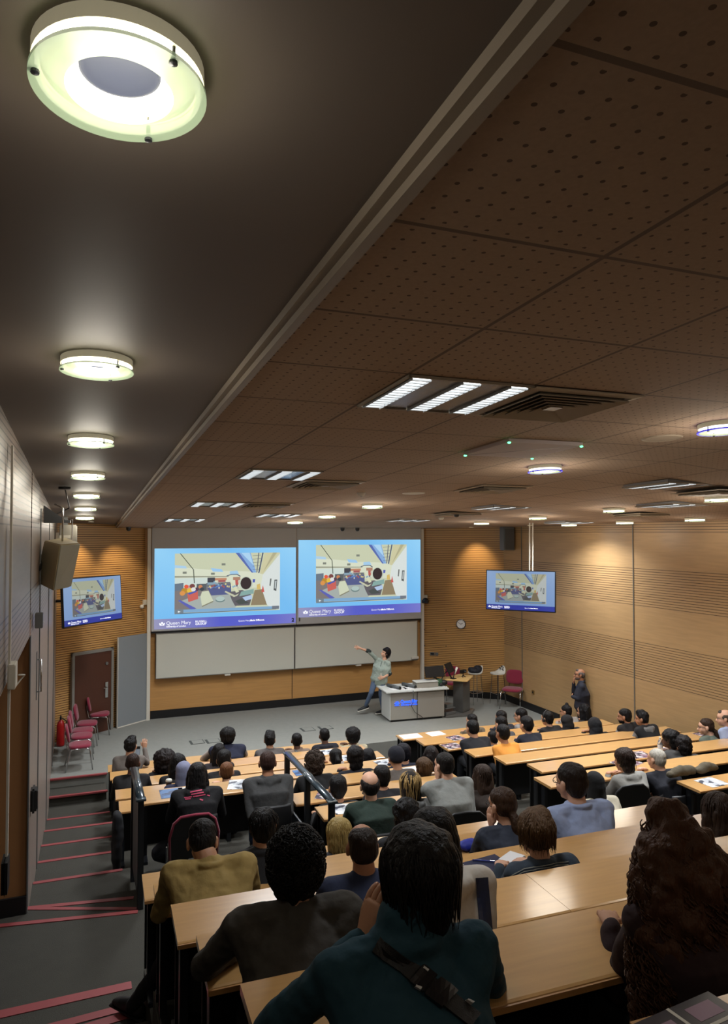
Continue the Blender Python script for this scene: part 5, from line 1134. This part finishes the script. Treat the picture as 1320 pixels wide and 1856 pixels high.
    # the seat the person sits on
    t = empty('tip_up_seat', (hip.x, hip.y, hip.z-.53), math.atan2(-bodyf.x, bodyf.y), 'black seat under the '+(L if len(L.split()) <= 12 else L.split(',')[0] if len(L.split(',')[0].split()) <= 12 else ' '.join(L.split()[:12])), 'seat', 'black seats behind the desks')
    MB().prism([(-.2, -.18), (.2, -.18), (.19, .22), (-.19, .22)], .38, .425).build('seat', BLACK, t, bevel=.01)
    MB().loft([(-.2, -.2, .62), (-.1, -.235, .62), (.1, -.235, .62), (.2, -.2, .62)], [(.14, .012)]*4, 10, xdir=(0, 0, 1)).build('backrest', BLACK, t, smooth=True)
    MB().box(-.03, .03, -.2, .0, .0, .38).box(-.025, .025, -.225, -.2, .1, .6).build('pedestal', BLKM, t)
    return root, sh_, bd, J
NB = (22, 24, 38); BLK = (16, 16, 18)
P = seated
# ---- near block
teal = P('person in a dark teal fleece with a black sling strap, nearest the camera', 757, 1592, 'n0', dy=.12, pose=('chinwide', 'wide'), hair='thick', hc=(26, 24, 24), shirt=(26, 62, 76), extra='collar high', det=2, locks=620, hs=1.1, s=1.12, girth=1.2, turn=6, bshift=-.09, garment='fleece', trousers=(90, 90, 86), roll=0, skin='m')
P('woman with very long curly brown hair, resting her hand on the nearest desk', 1212, 1545, 'n0', dy=.1, pose=(atz(1108, 1676, 3.09), 'lap'), hair='curlylong', hc=(74, 48, 32), shirt=(44, 24, 26), det=2, locks=900, hs=1.02, s=.96, skin='m', garment='jumper')
P('person with round black curly hair in a dark grey-brown shirt', 537, 1566, 'n1', dy=.04, pose=('wide', 'desk'), hair='curly', hc=(18, 17, 18), shirt=(66, 62, 56), det=2, locks=1100, s=1.06, girth=1.1, hs=.98, turn=-10)
P('person in a white and navy hooded top, half behind the person in teal', 785, 1520, 'n1', dy=.0, pose='desk', hair='long', hc=BK, shirt=(206, 198, 186), extra='hoodie', vest=None, det=1, hs=1.0)
P('person with a beige jacket and bowed head, resting both arms on the desk', 367, 1527, 'n3', dy=.12, pose='desk', bshift=.06, pitch=-34, lean=.26, hair='crew', hc=(22, 20, 20), shirt=(156, 132, 78), extra='collar', det=2, s=1.1, girth=1.1, garment='jacket', shrug=.02)
P('young man with tousled brown hair in a striped dark polo shirt, beside the blue folder', 969, 1512, 'n2', dy=.02, pose='desk', hair='mop', hc=(82, 60, 40), shirt=(52, 62, 74), extra='collar', det=2, locks=520, hs=1.0, s=.98, skin='l', turn=8)
P('man with thinning dark hair in a navy jumper, in the middle of the near block', 656, 1536, 'n2', dy=.04, pose='desk', hair='thin', hc=(36, 28, 24), shirt=(28, 36, 62), det=1, hs=.94, skin='t')
P('man with glasses and a light blue shirt, head turned to the screens', 1035, 1419, 'n3', dy=.02, pose=('desk', 'desk'), hair='short', hc=(34, 26, 22), shirt=(150, 164, 198), extra='collar glasses', det=2, hs=1.08, s=1.12, girth=1.08, turn=14, skin='l')
P('woman with glasses and a ponytail resting her chin on her hands', 910, 1460, 'n3', dy=.16, pose=('chin', 'desk'), hair='lowpony', hc=(58, 40, 28), shirt=(46, 52, 66), sleeve=.8, extra='glasses', det=2, hs=1.0, turn=16, skin='l', lean=.24)
P('person with a smooth blonde bob, behind the middle railing post', 614, 1512, 'n4', dy=.1, pose='desk', hair='bob', hc=(176, 152, 96), shirt=(50, 50, 56), det=1, locks=200, hs=.92, s=.95)
P('person with dark hair, a white collar and a hand at the face', 478, 1500, 'n4', dy=-.2, pose=('chin', 'desk'), hair='short', hc=(20, 18, 18), shirt=(24, 24, 28), det=1, locks=120, hs=1.0, extra='collar', turn=-8)
P('person with short black wavy hair, seen over the shoulder of the person in teal', 735, 1480, 'n4', dy=.0, pose='desk', hair='curly', hc=BK, shirt=(40, 40, 44), det=0, hs=.96)
P('woman with long brown hair and a pale yellow top at the right edge', 1300, 1474, 'n2', dy=.0, pose='desk', hair='long', hc=(50, 36, 28), shirt=(190, 176, 128), det=1, hs=1.0, locks=150)
P('person in a cream top with a black headscarf, beside the man in light blue', 1078, 1422, 'H', dy=.2, pose='lap', hair='hijab', hc=(14, 14, 16), shirt=(198, 190, 168), det=0, hs=1.0, s=1.05)
# ---- middle rows
P('balding man in a dark green jumper behind the railing', 670, 1424, 'G', dy=-.08, pose='desk', hair='balding', hc=(34, 28, 26), shirt=(30, 46, 38), det=1, hs=1.08, s=1.12, girth=1.1, skin='l')
P('woman with a dark bob with blonde streaks in a grey hooded top', 743, 1424, 'G', dy=.02, pose='desk', hair='bob', hc=(34, 28, 24), streak=(170, 140, 90), shirt=(120, 120, 118), det=1, hs=1.08, extra='hoodie', skin='l')
P('man in a pale grey T-shirt with a hand at the face', 805, 1388, 'G', dy=-.2, pose=('chin', 'lap'), hair='crew', hc=(30, 26, 24), shirt=(140, 142, 138), sleeve=.6, det=1, hs=1.04, s=1.15, girth=1.12, turn=16, skin='l')
P('woman with long straight brown hair and a dark brown jacket', 874, 1408, 'G', dy=.0, pose='lap', hair='long', hc=(52, 38, 30), shirt=(44, 34, 28), det=1, locks=150, hs=1.0, s=1.08)
P('person with short light brown hair and an olive top, behind the white printout', 768, 1394, 'E', dy=-.25, pose='desk', hair='short', hc=(78, 56, 36), shirt=(76, 72, 62), det=1, locks=60, hs=1.1)
P('person with long dark hair just behind the light brown head', 781, 1371, 'D', dy=-.25, pose='lap', hair='long', hc=(32, 26, 26), shirt=(30, 28, 32), hs=1.08)
P('person with dark cap-like hair and a grey collar', 718, 1374, 'E', dy=.0, pose='desk', hair='cap', hc=(20, 22, 34), shirt=(92, 84, 78), hs=1.12)
P('person in a navy jacket mostly hidden behind the dark cap', 731, 1366, 'D', dy=.0, pose='desk', hair='short', hc=(18, 18, 26), shirt=(24, 28, 48), hs=1.1)
P('person with black hair and black sweater, right of the balding man', 692, 1409, 'F', dy=.0, pose='desk', hair='short', hc=BK, shirt=(20, 20, 26), hs=1.06)
P('person with black hair low behind the railing, left of the balding man', 612, 1429, 'F', dy=-.35, pose='desk', hair='short', hc=BK, shirt=BLK, hs=1.06)
P('person with a big round black haircut and a black T-shirt in the middle rows', 643, 1375, 'D', dy=-.05, pose='desk', hair='thick', hc=BK, shirt=(18, 20, 30), hs=1.14, s=1.15)
P('person with long black hair beside the big round black haircut', 667, 1375, 'C', dy=-.1, pose='desk', hair='long', hc=(16, 15, 18), shirt=(70, 68, 52), hs=1.12)
P('woman with a black ponytail and a white top', 608, 1374, 'C', dy=-.05, pose='desk', hair='pony', hc=BK, shirt=(190, 182, 176), hs=1.06)
P('person with brown curly hair and a black top at the railing', 570, 1383, 'E', dy=.0, pose='desk', hair='curly', hc=(60, 48, 40), shirt=(18, 18, 20), hs=1.08, locks=200, det=1)
# ---- raised desk
hd = P('person with black tied hair and a black hooded top with pink writing on the back', 358, 1405, 'P', dy=-.05, pose='desk', hair='tied', hc=BK, shirt=(16, 15, 18), extra='hoodie', det=1, hs=1.0, s=1.12, girth=1.1)
P('bald man in a dark grey hooded top at the raised desk', 485, 1383, 'P', dy=-.12, pose='lap', hair='buzz', hc=(52, 34, 28), shirt=(58, 58, 58), extra='hoodie', det=1, hs=1.06, s=1.16, girth=1.12, skin='t', trousers=(60, 84, 120))
# ---- left block
P('man with wavy black hair filming with a phone in the front row', 237, 1353, 'A', dy=.0, pose=('lap', 'up'), hair='quiff', hc=BK, shirt=(104, 96, 90), hs=1.08, s=1.08)
P('person with close-cropped hair and a black top, directly behind the near railing post', 241, 1384, 'C', dy=.0, pose='desk', hair='buzz', hc=(40, 26, 20), shirt=(20, 18, 20), hs=1.1, skin='d')
P('person with a big cloud of dark curly hair', 299, 1381, 'B', dy=.0, pose='desk', hair='bigafro', hc=(30, 24, 24), shirt=(26, 24, 26), hs=1.05)
P('person with long black hair between the curly cloud and the headscarf', 323, 1385, 'C', dy=.0, pose='desk', hair='long', hc=BK, shirt=(22, 20, 22), hs=1.1)
P('person in a white and blue headscarf', 333, 1400, 'D', dy=.1, pose='desk', hair='hijab', hc=(120, 124, 150), shirt=(36, 40, 66), hs=1.05)
P('person with a round black afro in a navy gilet with cream sleeves', 413, 1337, 'A', dy=.0, pose='wide', hair='afro', hc=BK, shirt=(170, 156, 146), vest=(24, 28, 50), hs=1.02, s=1.2, girth=1.2, skin='d')
P('person with long black hair directly behind the navy gilet', 397, 1365, 'B', dy=.05, pose='desk', hair='long', hc=(20, 18, 18), shirt=(40, 34, 36), hs=1.08)
P('person with short black hair behind the reddish-brown head', 406, 1378, 'C', dy=.0, pose='desk', hair='short', hc=BK, shirt=(24, 22, 24), hs=1.14)
P('person with short reddish-brown hair in the left block', 411, 1400, 'D', dy=.0, pose='desk', hair='crew', hc=(104, 66, 40), shirt=(24, 24, 26), hs=1.04, skin='l')
P('person with dark swept-up hair and a grey-brown shirt in the front row', 489, 1342, 'A', dy=.0, pose='desk', hair='quiff', hc=BK, shirt=(84, 78, 76), hs=1.06, s=1.1)
P('person in a taupe top with a black shoulder strap in the front row', 538, 1343, 'A', dy=.0, pose='desk', hair='crew', hc=BK, shirt=(124, 106, 92), hs=1.06, skin='d')
P('person with short black hair and a black jacket in the front row', 588, 1334, 'A', dy=.0, pose='desk', hair='crew', hc=BK, shirt=(22, 22, 32), hs=1.04, skin='d', extra='hoodie')
P('person with a round black afro and a cream hooded jacket in the front row', 639, 1336, 'A', dy=.0, pose='desk', hair='afro', hc=BK, shirt=(176, 166, 140), hs=1.05, s=1.12, extra='hoodie', skin='d')
# ---- right block
P('person with short black hair and a furry collar in the front right row', 855, 1307, 'A', dy=.0, pose='desk', hair='crew', hc=BK, shirt=(92, 82, 66), hs=1.06, extra='hoodie')
P('man with short black hair and a black jacket, leftmost of the third right row', 856, 1321, 'C', dy=.0, pose='lap', hair='crew', hc=(18, 17, 17), shirt=(18, 18, 24), hs=1.12, s=1.2)
P('person with black hair, farthest of the three heads in line on the right', 908, 1301, 'A', dy=.0, pose='desk', hair='short', hc=BK, shirt=(40, 42, 50), hs=1.05)
P('person with black hair and dark grey top, middle of the three heads in line', 908, 1313, 'B', dy=.0, pose='desk', hair='short', hc=BK, shirt=(70, 70, 72), hs=1.1)
P('person with black hair and a pale grey top, just behind the orange top', 893, 1338, 'C', dy=.1, pose='desk', hair='short', hc=BK, shirt=(128, 124, 120), hs=.9, s=.95)
P('person with black hair in a bright orange top', 911, 1330, 'D', dy=-.02, pose='lap', hair='crew', hc=BK, shirt=(214, 140, 56), hs=1.1, s=1.0, skin='t', sleeve=.6)
P('person with black hair, glasses and a grey top in the second right row', 944, 1298, 'A', dy=.0, pose='desk', hair='short', hc=BK, shirt=(136, 132, 128), hs=1.12, turn=15, extra='glasses')
P('person with black hair and a navy top in front of the long empty desk', 954, 1314, 'C', dy=.05, pose='desk', hair='short', hc=BK, shirt=(22, 26, 38), hs=1.12)
P('person wearing black headphones', 992, 1303, 'B', dy=.1, pose='desk', hair='short', hc=BK, shirt=(26, 24, 26), hs=1.06, extra='headphones')
P('person with a small black bun of hair and a light top', 1026, 1290, 'A', dy=.0, pose='desk', hair='bun', hc=BK, shirt=(150, 142, 134), hs=1.0, turn=12, extra='glasses')
P('person in a black hooded coat with the head bent, left of the pulled-up hood', 1027, 1309, 'B', dy=-.2, pose='desk', hair='hood', hc=(20, 18, 20), shirt=(22, 22, 28), hs=.9, s=1.15)
P('person with long black hair in front of the standing man', 1058, 1290, 'A', dy=-.15, pose='desk', hair='long', hc=(16, 14, 16), shirt=(22, 20, 24), hs=1.15)
P('person with a black hood pulled up, in the third right row', 1077, 1316, 'C', dy=.1, pose='desk', hair='hood', hc=(20, 20, 24), shirt=(20, 20, 24), hs=1.0, s=1.2)
P('bearded man with dark hair and a black gilet with grey sleeves', 1132, 1299, 'C', dy=-.3, pose='desk', hair='short', hc=BK, shirt=(130, 128, 126), vest=(24, 22, 24), hs=1.02, extra='beard', turn=22, skin='t')
P('man with swept dark hair and a black and grey hooded top beside the bearded man', 1164, 1303, 'C', dy=-.75, pose='desk', hair='quiff', hc=BK, shirt=(112, 110, 108), vest=(26, 26, 28), hs=.96, turn=22, skin='t', extra='hoodie')
P('woman in profile with long brown hair tied back and a sage green top', 1280, 1318, 'E', dy=.0, pose='lap', hair='lowpony', hc=(54, 38, 28), shirt=(96, 104, 92), hs=1.0, turn=35, skin='l', extra='glasses', det=1)
P('bald man with glasses in a light blue shirt at the right edge', 1314, 1302, 'E', dy=-.3, pose='lap', hair='balding', hc=(70, 60, 52), shirt=(150, 160, 186), hs=1.0, turn=30, skin='l', extra='glasses')
P('person with black curly hair facing left in the long right desk row', 1215, 1341, 'F', dy=.1, pose='desk', hair='curly', hc=BK, shirt=(62, 60, 58), hs=.98, turn=20, extra='hoodie', skin='d')
P('person with bushy dark hair and a dark grey hooded top', 1236, 1352, 'F', dy=-.05, pose='desk', hair='curly', hc=(26, 22, 22), shirt=(60, 58, 58), hs=1.0, extra='hoodie')
P('person with brown hair in a pale grey hooded top', 1131, 1380, 'G', dy=.05, pose='desk', hair='thick', hc=(44, 32, 26), shirt=(142, 140, 134), hs=1.02, extra='hoodie', det=1, locks=60, turn=10)
P('white-haired man in a black T-shirt', 1190, 1377, 'G', dy=.05, pose=('desk', 'lap'), hair='crew', hc=(176, 170, 158), shirt=(20, 22, 32), sleeve=.8, hs=1.0, s=1.12, girth=1.12, det=1, turn=8, skin='l')
# sling strap over the fleece
def drape(L, shirt, root, pts, w, th, m, name):
    """strip that follows a garment: projected onto it from behind"""
    bm = bmesh.new(); bm.from_mesh(shirt.data); bv = BVHTree.FromBMesh(bm); bm.free(); base = root.location; C0, C1 = [], []
    out = MB(); K = len(pts); rows = []
    for i, (u, v) in enumerate(pts):
        t = Vector(pts[min(i+1, K-1)])-Vector(pts[max(i-1, 0)]); n = Vector((-t.y, t.x)).normalized()*w; row = []
        for s_ in (-1, -.33, .33, 1):
            o_ = EY-base; d = ray(u+n.x*s_, v+n.y*s_); h = bv.ray_cast(o_, d.normalized())
            if h[0] is None: row = None; break
            row.append((h[0]+h[1]*.004, h[1]))
        if row: rows.append(row)
    vs = []; fs = []
    for r_ in rows:
        vs += [a for a, n_ in r_]; vs += [a+n_*th for a, n_ in r_]
    for i in range(len(rows)-1):
        for j in range(3):
            a = i*8+j; b_ = (i+1)*8+j; fs += [(a+4, a+5, b_+5, b_+4), (a, b_, b_+1, a+1)]
        fs += [(i*8, i*8+4, (i+1)*8+4, (i+1)*8), (i*8+3, (i+1)*8+3, (i+1)*8+7, i*8+7)]
    if rows:
        out.add(vs, fs); return out.build(name, m, root, smooth=False), rows
    return None, []
root, sh_, bd, J = teal
def seg(a, b, n): return [(a[0]+(b[0]-a[0])*i/n, a[1]+(b[1]-a[1])*i/n) for i in range(n+1)]
path = seg((682, 1714), (735, 1752), 6)+seg((740, 1757), (860, 1852), 12)[0:]
STR = mat('strap_black', (14, 14, 16), .55, bump=.2, bscale=300)
so_, rr_ = drape('', sh_, root, path, 15, .006, STR, 'sling_strap')
if so_:
    for a, b, wd in (((752, 1764), (778, 1786), 19), ((782, 1790), (812, 1816), 20)):
        drape('', sh_, root, seg(a, b, 4), wd, .014, mat('buckle_plastic', (24, 24, 28), .3), 'buckle')
    for u, v in ((768, 1760), (757, 1792), (847, 1818)): drape('', sh_, root, seg((u-6, v-3), (u+6, v+4), 3), 2, .016, mat('white_thread', (200, 200, 200), .4), 'slider')
# wrist watch on the hand at the chin
w = J['wrL']-root.location; d = (J['wrL']-J['elL']).normalized()
wm = MB(); wm.tube([w-d*.035, w-d*.012], .031, 16); wm.build('watch_strap', BLACK, root, smooth=True)
MB().ell(w-d*.024+Vector((-.03, -.012, 0)), (.012, .016, .016)).build('watch_case', STEEL, root, smooth=True)
# pink writing on the black hooded top
r2, s2, b2, J2 = hd
for sx, sy, ex_, ey_ in ((345, 1436, 366, 1432), (347, 1440, 369, 1436), (334, 1446, 348, 1444), (350, 1444, 372, 1440), (336, 1449, 346, 1448), (362, 1449, 368, 1451), (375, 1441, 380, 1443)):
    drape('', s2, r2, seg((sx, sy), (ex_, ey_), 4), 1.1, .002, mat('pink_print', (190, 70, 100), .7), 'print')
# navy side panel on the white hooded top; stripes on the polo shirt
for o_ in PEOPLE:
    if 'white and navy' in o_['label']:
        s3 = [c for c in o_.children if c.name.startswith('shirt')][0]; drape('', s3, o_, seg((872, 1592), (880, 1688), 8), 11, .004, NAVY, 'side_panel')
    if 'striped' in o_['label']:
        s3 = [c for c in o_.children if c.name.startswith('shirt')][0]
        for k in range(2): drape('', s3, o_, seg((922, 1590+k*5), (948, 1576+k*5), 4)+seg((950, 1575+k*5), (1000, 1566+k*5), 6)+seg((1002, 1565+k*5), (1030, 1562+k*5), 4), .7, .002, mat('stripe_pale', (150, 150, 140), .8), 'stripe')
    if 'shoulder strap' in o_['label']:
        s3 = [c for c in o_.children if c.name.startswith('shirt')][0]; drape('', s3, o_, seg((532, 1357), (549, 1372), 6), 1.6, .006, BLACK, 'shoulder_strap')
    if 'filming' in o_['label']:
        pass
# phone held up by the filming man
fm = [o_ for o_ in PEOPLE if 'filming' in o_['label']][0]
p = atD(250, 1361, (fm.location-EY).dot(FW)+.28)
o = empty('phone', p, -.3, 'black phone held up by the man filming in the front row', 'phone'); o.rotation_euler = (-.2, 0, -.3); MB().box(-.037, .037, -.004, .004, -.075, .075).build('phone_body', BLACK, o, bevel=.003); MB().box(-.034, .034, -.0045, -.0041, -.07, .03).build('display', mat('phone_glow', (120, 130, 140), emit=.25), o); MB().box(.005, .03, -.0055, -.0041, .04, .068).build('camera_lens', BLKM, o)
# ------------------------------------------------------------------ the lecturer
D = 17.75
j = lambda u, v, dd=0.: atD(u, v, D+dd)
foot = atz(686, 1292, 0)
J = dict(base=(foot.x, foot.y, 0), head=j(699, 1184), look=(RT*-.86+FW*-.35+Vector((0, 0, .28))), neck=j(696, 1197.5), chest=j(692, 1210), hip=j(687, 1232), shL=j(704.5, 1202, -.05), elL=j(706.5, 1221, -.02), wrL=j(696, 1227.5, -.22), shR=j(683.5, 1195.5, .02), elR=j(669, 1180.5, -.12), wrR=j(653, 1175, -.22),
         knR=j(673, 1256, -.12), anR=j(663, 1279, .0), knL=j(690.5, 1260, -.12), anL=j(694.5, 1285.5, .0))
J['hdR'] = RT*-1+UP*.35; J['hnR'] = UP; J['htR'] = UP*-1+RT*-.3; J['hdL'] = RT*-.9-UP*.25; J['hnL'] = FW*-1; J['htL'] = UP
J['ftR'] = RT*-.93-UP*.20-FW*.25; J['ftL'] = RT*-.86-FW*.5
lec, ls, lb = person('lecturer in a grey-green rolled-sleeve shirt and jeans, pointing up at the screens', J, dict(girth=1.32, shirt=(150, 162, 152), trousers=(78, 94, 118), hair='thick', hc=(22, 18, 20), skin='l', det=2, sleeve=.8, extra='collar', whitesole=True, s=1.0, hs=.98, curl=.15, locks=200))
lb0 = lec.location
for e_, w_ in (('elR', 'wrR'), ('elL', 'wrL')):
    a = J[e_]-lb0; b = J[w_]-lb0; MB().loft([a.lerp(b, -.05), a.lerp(b, .22)], [.052, .05], 14).build('rolled_cuff', mat('cuff_dark', (36, 46, 46), .8), lec, smooth=True)
sd_ = (J['shR']-J['shL']).normalized(); n_ = -FW
MB().tube([J['neck']-lb0-FW*.07+RT*-.05, J['chest']-lb0-FW*.13+RT*-.05, J['chest']-lb0-FW*.135+RT*.0-UP*.1], .006, 6).tube([J['neck']-lb0-FW*.07+RT*.03, J['chest']-lb0-FW*.135-UP*.1], .006, 6).build('lanyard', mat('lanyard_grey', (50, 60, 64), .6), lec)
MB().box(-.03, .03, -.004, .004, -.04, .04, M=Matrix.Translation(J['chest']-lb0-FW*.14-UP*.14)).build('badge', WHITE, lec)
# ------------------------------------------------------------------ the standing man at the side wall
D = 16.2
j = lambda u, v, dd=0.: atD(u, v, D+dd)
hx = j(1051, 1223); bx = j(1054, 1240)
fz = hx.z-1.60; X_ = Vector((1, 0, 0))
bs = Vector((min(bx.x, 10.4), bx.y, fz)); sw = Vector((0, 1, 0)); fc = Vector((-.82, .57, 0)).normalized(); sd = Vector((fc.y, -fc.x, 0))
nk = hx+Vector((.03, -.02, -.16)); ch = nk-Vector((-.02, 0, .26)); hp = nk-Vector((-.02, 0, .54))
J = dict(base=(hp.x, hp.y, fz), head=hx, look=fc+Vector((-.2, 0, .05)), neck=nk, chest=ch, hip=hp, shR=nk+sd*.18-Vector((0, 0, .07)), shL=nk-sd*.18-Vector((0, 0, .07)))
J['elL'] = J['shL']+fc*.06+Vector((0, 0, -.27)); J['wrL'] = J['elL']+fc*.14+sd*.19+Vector((0, 0, .0)); J['elR'] = J['shR']+fc*.16+Vector((0, 0, -.24))-sd*.04; J['wrR'] = hx+fc*.13+sd*.02-Vector((0, 0, .19))
J['hdR'] = Vector((0, 0, 1))-sd*.2; J['hnR'] = fc; J['htR'] = -sd; J['hdL'] = sd; J['hnL'] = fc; J['htL'] = Vector((0, 0, 1))
for q_, k_ in ((1, 'R'), (-1, 'L')): J['kn'+k_] = hp+sd*q_*.1-Vector((0, 0, .42))+fc*.03; J['an'+k_] = Vector((hp.x, hp.y, fz+.09))+sd*q_*.12
stm, ss, sb = person('man in a dark suit standing at the oak side wall, hand at his chin', J, dict(shirt=(36, 38, 50), trousers=(26, 26, 32), hair='balding', hc=(96, 88, 84), skin='t', det=1, extra='collar glasses beard', garment='suit_jacket', s=1.12, hs=1.1, girth=1.3, curl=.9))
add = MB().ell(J['chest']-stm.location+fc*.1+Vector((0, 0, .1)), (.03, .03, .08)); add.build('shirt_front', mat('shirt_blue', (60, 70, 130), .8), stm, smooth=True)
struct(MB().box(10.0, XR, 12.3, 14.35, -.5, fz), 'floor', CARPETD)
# visible chair backs and chairs in the audience
def folding(loc, rz, L, m=BLACK, edge=MAROON):
    t = empty('stacking_chair', loc, rz, L, 'chair')
    n = 16; pts = [(-.24, -.2, .45), (-.25, -.24, .7), (-.21, -.25, .84), (-.14, -.255, .9), (0, -.26, .91), (.14, -.255, .9), (.21, -.25, .84), (.25, -.24, .7), (.24, -.2, .45)]
    MB().tube(pts, .016, 8).build('back_frame', edge, t, smooth=True)
    MB().add([(x, y+.005, z) for x, y, z in pts]+[(x, y-.012, z) for x, y, z in pts], [tuple(range(9)), tuple(range(17, 8, -1))]+[(i, (i+1) % 9, 9+(i+1) % 9, 9+i) for i in range(9)]).build('backrest', m, t)
    MB().box(-.22, .22, -.18, .24, .43, .47).build('seat', m, t, bevel=.012)
    for a in (-1, 1): MB().tube([(a*.23, -.24, 0), (a*.23, -.18, .44)], .012).build('leg', STEEL, t); MB().tube([(a*.23, .22, 0), (a*.23, .18, .44)], .012).build('leg', STEEL, t)
    return t
p = atz(353, 1478, .66+.9); folding((p.x, p.y+.25, .66), 0, 'empty black chair with a maroon rim behind the raised desk')
p = atz(852, 1482, .66+.85); folding((p.x, p.y+.25, .66), -.15, 'black chair back behind the man in the pale grey T-shirt', BLACK, BLACK)
p = atz(1150, 1432, .66+.85); folding((p.x, p.y+.25, .66), -.1, 'black chair back behind the person in the pale grey hooded top', BLACK, BLACK)
# bag and blue shoe by the aisle
b = MB().ell((0, 0, .1), (.16, .12, .12)).ell((.1, .05, .14), (.1, .1, .09)); p = atz(300, 1560, .66); o = link_mesh('bag', remeshed(b, .013, 2, .02, 8, 5), mat('bag_black', (18, 20, 30), .7), loc=(max(p.x, .75), p.y, .66)); tagp(o, 'dark bag on the floor of the landing behind the railing', 'bag')
p = atz(245, 1785, .66)
def lone_shoe(p, rz, L, m, stripes):
    o = empty('shoe', p, rz, L, 'shoe'); sm = MB().loft([(0, -.1, .06), (0, 0, .06), (0, .1, .045), (0, .17, .03)], [(.038, .055), (.042, .055), (.045, .038), (.036, .022)], 14, xdir=(1, 0, 0)); link_mesh('upper', remeshed(sm, .008, 3), m, o)
    MB().loft([(0, -.13, .012), (0, .19, .012)], [(.042, .012), (.046, .012)], 12, xdir=(1, 0, 0)).build('sole', WHITE if stripes else BLACK, o, smooth=True)
    if stripes:
        k = MB()
        for i in range(3): k.box(-.047, -.041, -.03+.03*i, -.018+.03*i, .02, .085)
        k.build('stripes', WHITE, o)
    return o
lone_shoe((.36, 5.3, 1.165), .6, 'black shoe stretched out into the aisle beside the near desks', BLACK, False)
lone_shoe((.50, 4.40, 1.39), .2, 'blue shoe with three white stripes under the near desks, at the bottom edge', mat('shoe_blue', (30, 80, 160), .6), True)
lg = MB().loft([(.36, 5.24, 1.26), (.50, 5.12, 1.5), (.62, 4.95, 1.75)], [.05, .06, .075], 12); o = link_mesh('trouser_leg', remeshed(lg, .012, 3, .008, 9, 2), cloth((22, 22, 26))); 
sh1 = [x for x in bpy.data.objects if x.name.startswith('shoe') and 'label' in x and 'black shoe' in x['label']][0]; o.parent = sh1; o.matrix_parent_inverse = (Matrix.Translation((.36, 5.3, 1.165)) @ Matrix.Rotation(.6, 4, 'Z')).inverted()
